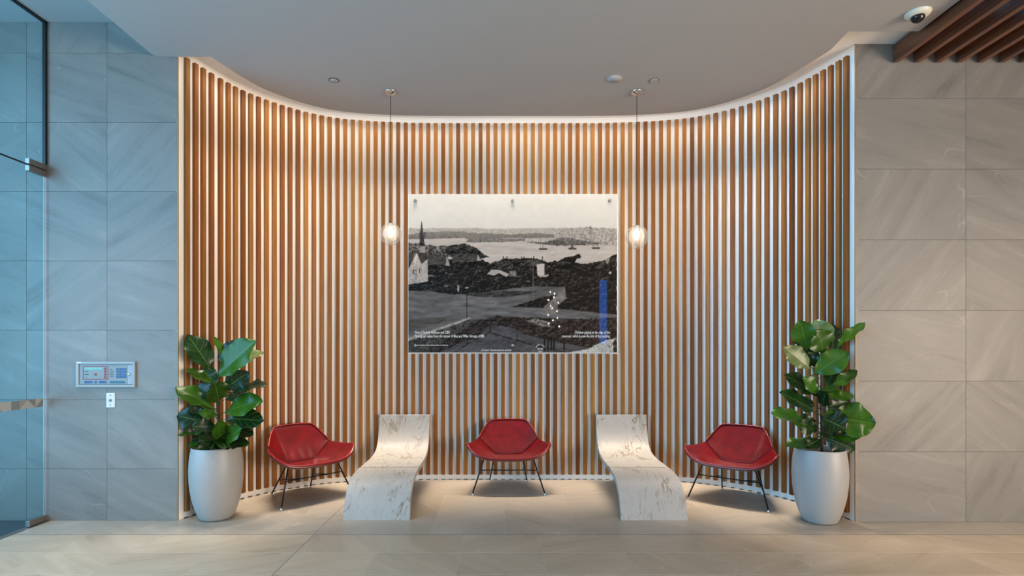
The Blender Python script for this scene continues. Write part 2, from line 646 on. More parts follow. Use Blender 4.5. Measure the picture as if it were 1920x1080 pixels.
zl = [0.4465 + 0.5985 * k for k in range(8)]
zr = [0.6006 + 0.606 * k for k in range(8)]
wall_left = tiled_wall('wall_left', YL, -6.6, XL, Z_HIGH, [-6.2, -5.5, -4.823, -4.127, -3.431], zl,
                       'grey stone tiled wall beside the tinted glass door')
wall_right = tiled_wall('wall_right', YR, XR, 7.4, Z_REC + 0.015, [3.959 + 0.947 * k for k in range(5)], zr,
                        'beige grey stone tiled wall under the timber ceiling battens')
for i, (x, y, s) in enumerate(((XL, YL, -1), (XR, YR, 1))):
    t = MB().box((min(x, x + s * 0.006), y - 0.003, 0), (max(x, x + s * 0.006), y + 0.0095, Z_REC if s > 0 else Z_CEIL)).build('trim_%d' % (i + 1), M_BRASS)
    t.location.x = -s * 0.0062
    tag(t, 'thin brass edge strip where %s meets the slat alcove' % ('the tiled wall with the fire panel' if s < 0 else 'the tiled wall under the battens'), 'trim', kind='structure')

# floor: slab, then tiles
slab = MB().box((-6.6, -5, -0.12), (7.4, 6.6, -0.0012)).build('floor', M_FGROUT)
tag(slab, 'pale stone tiled lobby floor', 'floor', kind='structure')
tile_cache = {}


def floor_tile(x0, x1, y0, y1, mat, g=0.0045):
    key = (round(x1 - x0, 4), round(y1 - y0, 4), mat.name)
    if key not in tile_cache:
        a, b = (x1 - x0 - g) / 2, (y1 - y0 - g) / 2
        tile_cache[key] = MB().bbox((-a, -b, -0.0012), (a, b, 0.0), 0.0004).mesh('tile', mat)
    link('tile', tile_cache[key], slab, ((x0 + x1) / 2, (y0 + y1) / 2, 0))


ROW1 = 4.386
xs = [-1.521 + 0.6 * k for k in range(-4, 15)]
rows = [ROW1 - 0.385 * k for k in range(5)]
for i in range(len(xs) - 1):
    for j in range(len(rows) - 1):
        floor_tile(xs[i], xs[i + 1], rows[j + 1], rows[j], M_FTILE)
ax = [-3.92, -3.6, -3.0, -2.4, -1.8, -1.2, -0.6, 0.0, 0.6, 1.2, 1.8, 2.4, 3.0, 3.6, 4.2, 4.8, 5.4, 6.0, 6.6]
for i in range(len(ax) - 1):
    for (y0, y1) in ((ROW1, 5.586), (5.586, 6.40)):
        floor_tile(ax[i], ax[i + 1], y0, y1, M_ATILE, 0.002)
# the part of the floor nearer than the tiles that show, and the paving outside the glass
mb = MB().box((-3.92, -5, -0.0012), (7.4, rows[-1], -0.0005))
near = mb.build('near_tiles', M_FTILE, slab)
MB().box((-6.6, -5, -0.0012), (-3.985, YL, -0.0006)).build('outside_paving', M_OUTF, slab)
MB().box((-3.985, -5, -0.0012), (-3.921, YL, -0.0002)).build('threshold', M_STEEL, slab)
MB().box((-1.524, 3.0, -0.0012), (-1.519, 5.25, 0.0003)).build('movement_joint', M_GROUT, slab)
MB().box((-3.92, ROW1 - 0.003, -0.0012), (7.4, ROW1 + 0.003, 0.0002)).build('movement_joint', M_GROUT, slab)

# ceilings
edge = offset_curve(0.27, 90)
edge[0] = (-2.548, YL)
poly = [(-3.02, -5.0), (-3.02, 4.69), (-3.012, 4.725), (-2.99, YL)] + [p for p in edge if p[1] > 4.5 or True]
poly = poly[:4] + edge + [(2.735, 4.366), (3.295, 4.366), (3.295, -5.0)]
mb = MB().prism(poly, Z_CEIL, Z_REC - 0.004)
mb.box((-3.02, -5, Z_REC - 0.004), (-2.99, 4.70, Z_HIGH + 0.05))
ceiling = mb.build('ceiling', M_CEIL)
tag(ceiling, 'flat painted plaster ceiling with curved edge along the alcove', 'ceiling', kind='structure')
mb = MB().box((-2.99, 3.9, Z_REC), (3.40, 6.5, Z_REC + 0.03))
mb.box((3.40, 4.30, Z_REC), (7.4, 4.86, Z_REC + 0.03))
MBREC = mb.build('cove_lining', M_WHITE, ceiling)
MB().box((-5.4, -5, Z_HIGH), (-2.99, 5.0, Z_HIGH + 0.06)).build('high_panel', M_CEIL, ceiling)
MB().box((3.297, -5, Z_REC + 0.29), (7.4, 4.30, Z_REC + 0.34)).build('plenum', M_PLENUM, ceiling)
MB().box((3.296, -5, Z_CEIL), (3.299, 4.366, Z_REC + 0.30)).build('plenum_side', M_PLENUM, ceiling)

# lobby behind the viewer
for nm, a, b in (('wall_behind', (-3.96, -5.1, 0), (7.5, -5.0, 4.6)), ('wall_side', (7.4, -5.0, 0), (7.5, 4.9, 4.6))):  # wall_side is solid, no windows; an unseen area light stands in front of it
    o = MB().box(a, b).build(nm, M_LOBBY)
    tag(o, 'plain warm painted lobby wall ' + ('facing the alcove' if nm == 'wall_behind' else 'past the battens'), 'wall', kind='structure')

# glass line: door, fixed pane above, panes behind
ZT = 3.016


def pane(mb, y0, y1, z0, z1):
    return mb.add([(XG, y0, z0), (XG, y1, z0), (XG, y1, z1), (XG, y0, z1)], [(0, 1, 2, 3)])


door = empty('door_1', (0, 0, 0))
tag(door, 'frameless blue tinted glass door with steel pivot fittings', 'door', kind='structure')
pane(MB(), 3.55, YL - 0.022, 0.008, ZT - 0.006).build('glass_pane', M_GLASS, door)
MB().box((XG - 0.004, YL - 0.022, 0.008), (XG + 0.002, YL - 0.019, ZT - 0.006)).build('glass_edge', M_GEDGE, door)
for (z0, z1) in ((0.006, 0.052), (ZT - 0.052, ZT - 0.004)):
    MB().bbox((XG - 0.018, YL - 0.186, z0), (XG + 0.018, YL - 0.012, z1), 0.002).build('patch_fitting', M_STEEL, door)
# manifestation band: squares each cut by a diagonal into two greys
dm = [Mat('decal_a', (0.34, 0.36, 0.36), 0.6).m, Mat('decal_b', (0.17, 0.20, 0.215), 0.6).m, Mat('decal_c', (0.24, 0.26, 0.265), 0.6).m]
mb = MB()
yb, z0, z1 = YL - 0.03, 0.988, 1.060
pat = [(1, 0, 1), (0, 1, 0), (0, 2, 1), (1, 1, 0), (0, 0, 1), (2, 0, 0), (1, 2, 1)]
for k in range(15):
    y1, y0 = yb - 0.076 * k, yb - 0.076 * (k + 1)
    a, b, d = pat[k % 7]
    q = [(XG + 0.0015, y0, z0), (XG + 0.0015, y1, z0), (XG + 0.0015, y1, z1), (XG + 0.0015, y0, z1)]
    if d:
        mb.add(q, [(0, 1, 2)], a); mb.add(q, [(0, 2, 3)], b)
    else:
        mb.add(q, [(0, 1, 3)], a); mb.add(q, [(1, 2, 3)], b)
mb.build('marker_band', dm, door)
win = empty('window_1')
tag(win, 'blue tinted fixed glass pane with black edge seal above the door', 'window', kind='structure')
pane(MB(), 3.55, YL - 0.02, ZT + 0.006, Z_HIGH - 0.01).build('glass_pane', M_GLASS, win)
MB().box((XG - 0.012, YL - 0.022, ZT + 0.055), (XG + 0.014, YL - 0.001, Z_HIGH)).build('edge_seal', M_GASKET, win)
MB().box((XG - 0.014, 3.0, Z_HIGH - 0.014), (XG + 0.014, YL - 0.002, Z_HIGH - 0.0005)).build('head_channel', M_GASKET, win)
MB().box((XG - 0.006, 3.55, ZT - 0.005), (XG + 0.006, YL - 0.005, ZT + 0.005)).build('joint_seal', M_GASKET, win)
MB().bbox((XG - 0.018, YL - 0.186, ZT + 0.004), (XG + 0.018, YL - 0.004, ZT + 0.052), 0.002).build('patch_fitting', M_STEEL, win)
win = empty('window_2')
tag(win, 'blue tinted glass facade running on from the door', 'window', kind='structure')
pane(MB(), -5, 3.53, 0.01, Z_HIGH - 0.01).build('glass_pane', M_GLASS, win)

# timber ceiling battens
bt = empty('ceiling_battens', (3.323, 0, 4.1))
tag(bt, 'row of dark red brown timber battens hung under the black ceiling void', 'ceiling battens', kind='structure')
bme = MB().bbox((0, -4.9, -0.148 / 2), (0.046, 4.695, 0.148 / 2), 0.002).mesh('batten', M_BATTEN)
for k in range(22):
    link('batten', bme, bt, (0.181 * k, 0, 3.93 + 0.074 - 4.1))

# ------------------------------------------------------------------ cove light strip behind the ceiling edge
strip = empty('led_strip', (0, 0, 0))
tag(strip, 'warm linear light strip hidden in the ceiling recess along the alcove', 'light strip')
M_LED = emit_mat('led_diffuser', (1.0, 0.80, 0.60), 1.5)
nL = 34
for k in range(nL):
    s = 0.10 + (LEN - 0.2) * (k + 0.5) / nL
    (x, y), (tx, ty) = on_curve(s)
    x, y = x + ty * 0.247, y - tx * 0.247
    for e_, sp_ in ((0.58, 140), (1.45, 40)):          # diffused light plus a lensed downward beam
        o = area('led_lamp', (x, y, 4.082), e_, (1.0, 0.84, 0.66), (LEN - 0.2) / nL * 0.92, 0.018, (0, 0, math.atan2(ty, tx)), sp_)
        o.parent = strip
ins, out_ = offset_curve(0.234, 90, 0.10, LEN - 0.08), offset_curve(0.254, 90, 0.10, LEN - 0.08)
mb = MB()
m = len(ins)
vs = [(x, y, z) for z in (4.084, 4.0935) for L in (ins, out_) for x, y in L]
fs = []
for i in range(m - 1):
    fs += [(i, i + 1, m + i + 1, m + i), (2 * m + i, 3 * m + i, 3 * m + i + 1, 2 * m + i + 1), (i, 2 * m + i, 2 * m + i + 1, i + 1), (m + i, m + i + 1, 3 * m + i + 1, 3 * m + i)]
mb.add(vs, fs)
mb.build('diffuser', M_LED, strip)

# ------------------------------------------------------------------ stone benches
prof = [(4.747, 0.0), (4.760, 0.05), (4.785, 0.12), (4.825, 0.19), (4.88, 0.25), (4.96, 0.297), (5.05, 0.323), (5.16, 0.336), (5.285, 0.341),
        (5.45, 0.343), (5.62, 0.346), (5.76, 0.354), (5.87, 0.371), (5.955, 0.402), (6.015, 0.445), (6.057, 0.50), (6.085, 0.565), (6.106, 0.65), (6.122, 0.752)]

prof = [(y if y < 5.8 else y - 0.030 * (y - 5.8) / 0.322, z) for y, z in prof]   # backrest just clear of the slats


def dense(pr, n=4):
    return [tuple(q) for q in catmull(pr, n)]


TH = 0.046


def bench(name, cx, label):
    root = empty(name, (cx, 5.44, 0))
    tag(root, label, 'bench', 'curved stone benches')
    pr = dense(prof)
    cuts = [0, max(i for i, p in enumerate(pr) if p[0] <= 5.286), len(pr) - 1]
    for part, (a, b) in zip(('front_slab', 'seat_slab'), ((0, cuts[1]), (cuts[1], cuts[2]))):
        top, bot = [], []
        for i in range(a, b + 1):
            p = Vector(pr[i])
            t = (Vector(pr[min(i + 1, len(pr) - 1)]) - Vector(pr[max(i - 1, 0)])).normalized()
            nn = Vector((t.y, -t.x))      # below / behind the surface
            q = p + nn * TH
            if i == 0:
                q = Vector((p.x + TH, 0.0))
            top.append(p); bot.append(q)
        if part == 'seat_slab':            # fine open joint between the two slabs
            top[0] = top[0] + Vector((0.022, 0)); bot[0] = bot[0] + Vector((0.022, 0))
        mb = MB()
        k = len(top)
        vs = []
        for sgn in (-1, 1):
            for L in (top, bot):
                for p in L:
                    hw = 0.288 - 0.009 * (p.x - 4.747) / 1.38
                    vs.append((sgn * hw, p.x - 5.44, p.y))
        fs = []
        for i in range(k - 1):
            fs += [(i, 2 * k + i, 2 * k + i + 1, i + 1),
                   (k + i, k + i + 1, 3 * k + i + 1, 3 * k + i),
                   (i, i + 1, k + i + 1, k + i),
                   (2 * k + i, 3 * k + i, 3 * k + i + 1, 2 * k + i + 1)]
        fs += [(0, k, 3 * k, 2 * k), (k - 1, 3 * k - 1, 4 * k - 1, 2 * k - 1)]
        mb.add(vs, fs)
        o = mb.build(part, M_STONE, root)
        autosmooth(o, 30)
        modifier(o, 'BEVEL', width=0.004, segments=2, limit_method='ANGLE', angle_limit=math.radians(50))
    MB().box((-0.284, 5.284 - 5.44, 0.300), (0.284, 5.312 - 5.44, 0.3385)).build('joint_filler', M_DARK, root)
    MB().box((-0.2, 6.06 - 5.44, 0.40), (0.2, 6.155 - 5.44, 0.46)).build('wall_bracket', M_STEEL, root)
    return root


bench('stone_bench', -1.107, 'curved veined stone bench on the fire panel side of the middle red chair')
bench('stone_bench', 1.298, 'curved veined stone bench on the timber batten side of the middle red chair')

# ------------------------------------------------------------------ lounge chairs


def spl(pts, n):
    """resample a polyline (smoothed) to n+1 points evenly"""
    c = []
    p = [2 * Vector(pts[0]) - Vector(pts[1])] + [Vector(q) for q in pts] + [2 * Vector(pts[-1]) - Vector(pts[-2])]
    for i in range(1, len(p) - 2):
        for k in range(12):
            t = k / 12
            a, b, cc, d = p[i - 1], p[i], p[i + 1], p[i + 2]
            c.append(0.5 * ((2 * b) + (cc - a) * t + (2 * a - 5 * b + 4 * cc - d) * t * t + (3 * b - a - 3 * cc + d) * t ** 3))
    c.append(p[-2])
    A = np.array([tuple(q) for q in c])
    s = np.concatenate([[0], np.cumsum(np.linalg.norm(np.diff(A, axis=0), axis=1))])
    q = np.linspace(0, s[-1], n + 1)
    return [Vector([float(np.interp(x, s, A[:, j])) for j in range(3)]) for x in q]


def mirror(h):
    """h runs from one end to the centre plane (x = 0 last)"""
    return h + [(-x, y, z) for x, y, z in h[-2::-1]]


NU, NV = 36, 12
front = spl(mirror([(-0.428, -0.205, 0.512), (-0.408, -0.255, 0.478), (-0.36, -0.292, 0.432), (-0.29, -0.315, 0.398), (-0.19, -0.328, 0.378), (0, -0.335, 0.372)]), NU)
seamU = spl(mirror([(-0.318, 0.107, 0.520), (-0.270, 0.097, 0.472), (-0.216, 0.085, 0.420), (-0.162, 0.072, 0.368), (-0.146, 0.069, 0.355), (-0.12, 0.067, 0.351), (0, 0.064, 0.348)]), NU)
topU = spl(mirror([(-0.318, 0.107, 0.520), (-0.282, 0.165, 0.580), (-0.240, 0.222, 0.642), (-0.208, 0.252, 0.676), (-0.165, 0.266, 0.690), (0, 0.272, 0.695)]), NU)


def shell_grid(A, B, bulge):
    G = []
    for j in range(NV + 1):
        t = j / NV
        row = []
        for i in range(NU + 1):
            u = abs(2 * i / NU - 1)
            p = A[i].lerp(B[i], t)
            p = p + bulge(u, t)
            row.append(p)
        G.append(row)
    return G


def seat_b(u, t):
    sag = math.sin(math.pi * t)
    w_ = max(0.0, 1 - u ** 2)
    return Vector((0, 0, -0.020 * sag * w_ - 0.012 * sag * (1 - w_)))


def back_b(u, t):
    sag = math.sin(math.pi * t)
    w_ = max(0.0, 1 - u ** 2.0)
    puff = 0.022 * (sag ** 0.8) * w_
    # slight creases where the pad meets the seat
    cr = 0.004 * math.cos(u * 26) * max(0, 1 - t * 2.6) * w_ * min(1, t * 8)
    return Vector((0, 0.030 * sag * w_ - puff * 0.9 - cr, -0.004 * sag))


def grid_obj(name, G, mat, parent, th, off=-1):
    mb = MB()
    vs = [p for row in G for p in row]
    n_ = NU + 1
    fs = [(j * n_ + i, j * n_ + i + 1, (j + 1) * n_ + i + 1, (j + 1) * n_ + i) for j in range(NV) for i in range(NU)]
    mb.add(vs, fs)
    o = mb.build(name, mat, parent, smooth=True)
    import bmesh
    bm = bmesh.new(); bm.from_mesh(o.data)
    bmesh.ops.remove_doubles(bm, verts=bm.verts, dist=0.0008)
    bmesh.ops.recalc_face_normals(bm, faces=bm.faces)
    bm.normal_update()
    if sum(f.normal.z - f.normal.y for f in bm.faces) < 0:
        bmesh.ops.reverse_faces(bm, faces=bm.faces)
    bm.to_mesh(o.data); bm.free()
    modifier(o, 'SOLIDIFY', thickness=th, offset=off)
    modifier(o, 'BEVEL', width=0.004, segments=2, limit_method='ANGLE', angle_limit=math.radians(50))
    return o


def make_chair():
    root = empty('lounge_chair')
    seat = grid_obj('seat', shell_grid(front, seamU, seat_b), M_LEATHER, root, 0.020)
    back = grid_obj('backrest', shell_grid(seamU, topU, back_b), M_LEATHER, root, 0.024)
    Gs = shell_grid([p + Vector((0, 0.012, -0.021)) for p in front], [p + Vector((0, 0.012, -0.022)) for p in seamU], seat_b)
    grid_obj('seat_shell', Gs, M_SHELL, root, 0.008)
    Gb = shell_grid([p + Vector((0, 0.024, -0.010)) for p in seamU], [p + Vector((0, 0.024, -0.010)) for p in topU], back_b)
    grid_obj('back_shell', Gb, M_SHELL, root, 0.008)
    up = Vector((0, -0.006, 0.004))
    rim = [p + Vector((0, 0.012, 0.003)) for p in front]
    MB().tube(rim, 0.0055, 8).build('piping', M_PIPING, seat, smooth=True)
    MB().tube([p + up for p in topU], 0.006, 8).build('piping', M_PIPING, back, smooth=True)
    MB().tube([p + Vector((0, -0.004, 0.005)) for p in seamU], 0.003, 6).build('piping', M_SEAM, back, smooth=True)
    for s in (-1, 1):
        a, b = Vector((s * 0.3675, -0.300, 0.012)), Vector((s * 0.252, -0.185, 0.352))
        l = MB().tube([a, b, b + Vector((-s * 0.02, 0.03, 0.006))], 0.0075, 8).build('leg', M_BLACK, root, smooth=True)
        MB().lathe([(0.0, 0), (0.013, 0), (0.013, 0.006), (0.009, 0.012), (0.008, 0.022), (0, 0.022)], 12, (a.x, a.y, 0)).build('glide', M_CHROME, l, smooth=True)
        a, b = Vector((s * 0.207, 0.288, 0.012)), Vector((s * 0.152, 0.070, 0.325))
        l = MB().tube([a, b, b + Vector((0, -0.03, 0.004))], 0.0075, 8).build('leg', M_BLACK, root, smooth=True)
        MB().lathe([(0.0, 0), (0.013, 0), (0.013, 0.006), (0.009, 0.012), (0.008, 0.022), (0, 0.022)], 12, (a.x, a.y, 0)).build('glide', M_CHROME, l, smooth=True)
        c = a.lerp(b, 0.48)
        MB().tube([c, Vector((s * 0.13, -0.222, 0.236))], 0.005, 8).build('strut', M_BLACK, root, smooth=True)
        MB().tube([Vector((s * 0.238, -0.16, 0.354)), Vector((s * 0.152, 0.05, 0.327))], 0.0075, 8).build('side_rail', M_BLACK, root, smooth=True)
    k = 0.236 / 0.352
    xx, yy = 0.3675 + (0.252 - 0.3675) * k, -0.300 + 0.115 * k
    MB().tube([(-xx, yy, 0.236), (xx, yy, 0.236)], 0.0055, 8).build('crossbar', M_BLACK, root, smooth=True)
    return root


def copy_tree(o, parent=None):
    c = o.copy()
    COL.objects.link(c)
    c.parent = parent
    for ch in list(o.children):
        copy_tree(ch, c)
    return c


ch0 = make_chair()
spots = [((0.045, 5.862, 0), 0.0, 'red leather lounge chair standing between the two stone benches'),
         ((-2.01, 5.526, 0), math.atan2(0.718, 0.697), 'red leather lounge chair beside the potted fig next to the fire panel wall'),
         ((2.29, 5.449, 0), -math.atan2(0.61, 0.793), 'red leather lounge chair beside the potted fig next to the wall under the timber battens')]
chairs = [ch0, copy_tree(ch0), copy_tree(ch0)]
for o, (loc, rz, lab) in zip(chairs, spots):
    o.location = loc
    o.rotation_euler = (0, 0, rz)
    tag(o, lab, 'chair', 'red leather lounge chairs in the alcove')

# ------------------------------------------------------------------ potted fiddle-leaf figs
CAMP = Vector((0, 0, EYE))


def leaf_mesh(B, T, w_px, s, mat, org, full=None, curl=0.10, fold=0.25, flip=1, seed=0):
    r = random.Random(seed)
    B, T = Vector(B), Vector(T)
    L = (T - B).length
    ax = (T - B) / L
    c = (CAMP - (B + T) / 2).normalized()
    n0 = (c - ax * c.dot(ax)).normalized()
    fw = full if full else max(w_px / s, 0.52 * L)
    th = math.acos(min(1.0, w_px / s / fw))
    sd0 = n0.cross(ax)
    best = None
    for sg in (1, -1):                       # tilt the leaf so that its upper side looks up
        nn = n0 * math.cos(th) + sd0 * math.sin(th) * sg
        if best is None or nn.z > best.z:
            best = nn
    nn = best * flip if False else best
    sd = nn.cross(ax)
    NL, NW = 18, 8
    vs, fs, uv = [], [], []
    ph = r.uniform(0, 6)
    for i in range(NL + 1):
        t = i / NL
        stalk = 0.06
        if t < stalk:
            wd = 0.012
        else:
            q = (t - stalk) / (1 - stalk)
            # fiddle outline: narrow base, slight waist, broad rounded end with a short point
            wd = (0.30 * math.sin(math.pi * min(1, q * 1.25)) * (1 - q) + 0.98 * math.sin(math.pi * q ** 1.45) ** 0.75) * 0.5
            wd = max(wd, 0.012)
        for j in range(NW + 1):
            v = 2 * j / NW - 1
            wob = 0.06 * math.sin(t * 17 + ph + (1.3 if v > 0 else 0)) * abs(v) ** 2
            o = (-curl * (t - 0.35) ** 2 * L * 1.6) + fold * abs(v) * wd * fw * 0.55 + wob * fw + 0.012 * fw * math.cos((t - 0.24 * abs(v)) * 2 * math.pi * 6.5) * abs(v)
            p = B + ax * (L * t) + sd * (v * wd * fw) + nn * o
            vs.append(p - org)
            uv.append((t, (v + 1) / 2))
    n_ = NW + 1
    for i in range(NL):
        for j in range(NW):
            fs.append((i * n_ + j, (i + 1) * n_ + j, (i + 1) * n_ + j + 1, i * n_ + j + 1))
    mb = MB().add(vs, fs)
    me = mb.mesh('leaf', mat, True)
    ul = me.uv_layers.new(name='UVMap')
    li = np.empty(len(me.loops), dtype=np.int32)
    me.loops.foreach_get('vertex_index', li)
    ul.data.foreach_set('uv', np.array(uv)[li].ravel())
    return me


def potted_fig(cx, d, stem_px, leaves, label):
    s = F / d
    org = Vector((cx, d, 0))
    root = empty('potted_fig', org)
    tag(root, label, 'potted plant', 'potted figs at the ends of the alcove')
    pr = [(0.0, 0.0), (0.118, 0.0), (0.134, 0.008), (0.152, 0.045), (0.172, 0.10), (0.192, 0.175), (0.207, 0.26), (0.2155, 0.35), (0.217, 0.43), (0.213, 0.51), (0.205, 0.575), (0.197, 0.622),
          (0.193, 0.627), (0.187, 0.625), (0.186, 0.58)]
    pr2 = [tuple(q) for q in catmull(pr[2:12], 4)]
    pr = pr[:2] + pr2 + pr[12:]
    pot = MB().lathe(pr + [(0.0, 0.575)], 64).build('pot', M_POT, root, smooth=True)
    autosmooth(pot, 50)
    MB().lathe([(0.0, 0.577), (0.12, 0.592), (0.186, 0.585)][::-1], 32).build('soil', M_SOIL, root, smooth=True)
    pts = [P(x, y, d) - org for x, y in stem_px]
    pts = [Vector((pts[0].x, 0, 0.58))] + pts
    MB().tube(spl([tuple(p) for p in pts], 16), [0.013 - 0.008 * i / 16 for i in range(17)], 8).build('trunk', M_TRUNK, root, smooth=True)
    A = np.array([(p.z, p.x) for p in pts])
    for i, (bx, by, tx, ty, wpx, dep, m, kw) in enumerate(leaves):
        b = P(bx, by, d - 0.02 * (1 if dep >= 0 else -1))
        dd = d - dep
        t = P(tx, ty, dd)
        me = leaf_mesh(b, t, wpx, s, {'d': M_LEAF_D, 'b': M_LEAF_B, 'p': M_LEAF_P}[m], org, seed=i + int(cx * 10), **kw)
        o = link('leaf', me, root)
        # stalk joining the leaf to the trunk
        zb = (b - org).z
        xs_ = float(np.interp(zb - 0.03, A[:, 0], A[:, 1]))
        MB().tube([(xs_, 0, zb - 0.03), tuple(b - org)], 0.004, 5).build('stalk', M_LEAF_B if m != 'd' else M_TRUNK, o)
    return root


K = dict
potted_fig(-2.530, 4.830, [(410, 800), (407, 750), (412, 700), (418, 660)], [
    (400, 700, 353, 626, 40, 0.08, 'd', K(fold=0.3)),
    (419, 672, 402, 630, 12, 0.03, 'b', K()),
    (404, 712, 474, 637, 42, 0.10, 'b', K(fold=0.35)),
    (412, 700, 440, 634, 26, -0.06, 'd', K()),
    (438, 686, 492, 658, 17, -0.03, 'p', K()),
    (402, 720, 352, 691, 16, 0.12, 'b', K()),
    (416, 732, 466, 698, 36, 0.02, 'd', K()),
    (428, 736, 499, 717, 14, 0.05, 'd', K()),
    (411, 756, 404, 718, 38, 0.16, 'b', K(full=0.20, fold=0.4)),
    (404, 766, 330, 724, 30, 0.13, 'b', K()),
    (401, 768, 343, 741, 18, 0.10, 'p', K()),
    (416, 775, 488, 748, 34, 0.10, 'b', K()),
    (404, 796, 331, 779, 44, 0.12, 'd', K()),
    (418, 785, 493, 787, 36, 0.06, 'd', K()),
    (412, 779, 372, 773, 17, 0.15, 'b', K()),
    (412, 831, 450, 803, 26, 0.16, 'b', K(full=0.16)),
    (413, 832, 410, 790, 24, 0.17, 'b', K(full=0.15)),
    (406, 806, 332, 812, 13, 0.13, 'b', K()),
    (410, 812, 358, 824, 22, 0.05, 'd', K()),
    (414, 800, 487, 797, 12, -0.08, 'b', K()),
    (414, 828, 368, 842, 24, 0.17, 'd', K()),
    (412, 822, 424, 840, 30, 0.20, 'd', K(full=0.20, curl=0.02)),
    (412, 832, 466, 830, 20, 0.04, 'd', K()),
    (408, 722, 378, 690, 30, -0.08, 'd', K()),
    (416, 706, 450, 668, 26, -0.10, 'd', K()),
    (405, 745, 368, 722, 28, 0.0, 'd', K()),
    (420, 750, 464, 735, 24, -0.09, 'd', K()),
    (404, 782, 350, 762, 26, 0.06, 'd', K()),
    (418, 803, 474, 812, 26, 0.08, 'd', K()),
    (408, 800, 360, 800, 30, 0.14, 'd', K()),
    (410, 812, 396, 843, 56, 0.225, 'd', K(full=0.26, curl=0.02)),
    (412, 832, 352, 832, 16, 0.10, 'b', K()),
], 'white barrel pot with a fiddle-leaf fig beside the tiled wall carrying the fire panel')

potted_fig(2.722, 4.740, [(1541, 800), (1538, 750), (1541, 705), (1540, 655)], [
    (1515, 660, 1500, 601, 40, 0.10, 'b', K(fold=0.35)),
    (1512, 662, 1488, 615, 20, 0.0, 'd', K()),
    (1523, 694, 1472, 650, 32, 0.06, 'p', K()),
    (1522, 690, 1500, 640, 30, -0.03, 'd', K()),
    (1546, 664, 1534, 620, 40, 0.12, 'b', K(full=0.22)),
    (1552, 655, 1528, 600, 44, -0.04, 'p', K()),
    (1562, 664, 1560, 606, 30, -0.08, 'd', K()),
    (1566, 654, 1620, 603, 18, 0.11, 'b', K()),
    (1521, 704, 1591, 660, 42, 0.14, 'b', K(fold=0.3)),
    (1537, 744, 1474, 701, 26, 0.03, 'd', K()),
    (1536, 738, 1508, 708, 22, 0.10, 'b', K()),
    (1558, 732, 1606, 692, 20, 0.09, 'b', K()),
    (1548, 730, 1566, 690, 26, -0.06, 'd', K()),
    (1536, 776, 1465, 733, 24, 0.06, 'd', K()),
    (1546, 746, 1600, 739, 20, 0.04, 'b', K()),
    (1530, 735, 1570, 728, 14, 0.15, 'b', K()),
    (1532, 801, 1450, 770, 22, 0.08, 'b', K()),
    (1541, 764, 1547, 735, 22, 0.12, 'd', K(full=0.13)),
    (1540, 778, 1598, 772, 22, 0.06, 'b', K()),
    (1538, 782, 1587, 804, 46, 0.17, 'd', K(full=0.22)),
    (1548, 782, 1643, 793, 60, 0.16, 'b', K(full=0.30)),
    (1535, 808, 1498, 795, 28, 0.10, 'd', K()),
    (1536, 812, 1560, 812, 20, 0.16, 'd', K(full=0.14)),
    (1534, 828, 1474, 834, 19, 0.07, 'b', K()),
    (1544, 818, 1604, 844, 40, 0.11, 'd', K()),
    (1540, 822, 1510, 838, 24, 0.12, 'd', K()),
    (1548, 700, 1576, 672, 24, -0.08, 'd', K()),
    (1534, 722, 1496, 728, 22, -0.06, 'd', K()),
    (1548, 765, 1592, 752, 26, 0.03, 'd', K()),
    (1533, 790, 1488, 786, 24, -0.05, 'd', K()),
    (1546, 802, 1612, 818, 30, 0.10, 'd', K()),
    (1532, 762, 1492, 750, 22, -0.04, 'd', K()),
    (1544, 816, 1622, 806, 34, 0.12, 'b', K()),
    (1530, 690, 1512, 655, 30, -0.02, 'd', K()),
], 'white barrel pot with a fiddle-leaf fig beside the tiled wall under the timber battens')

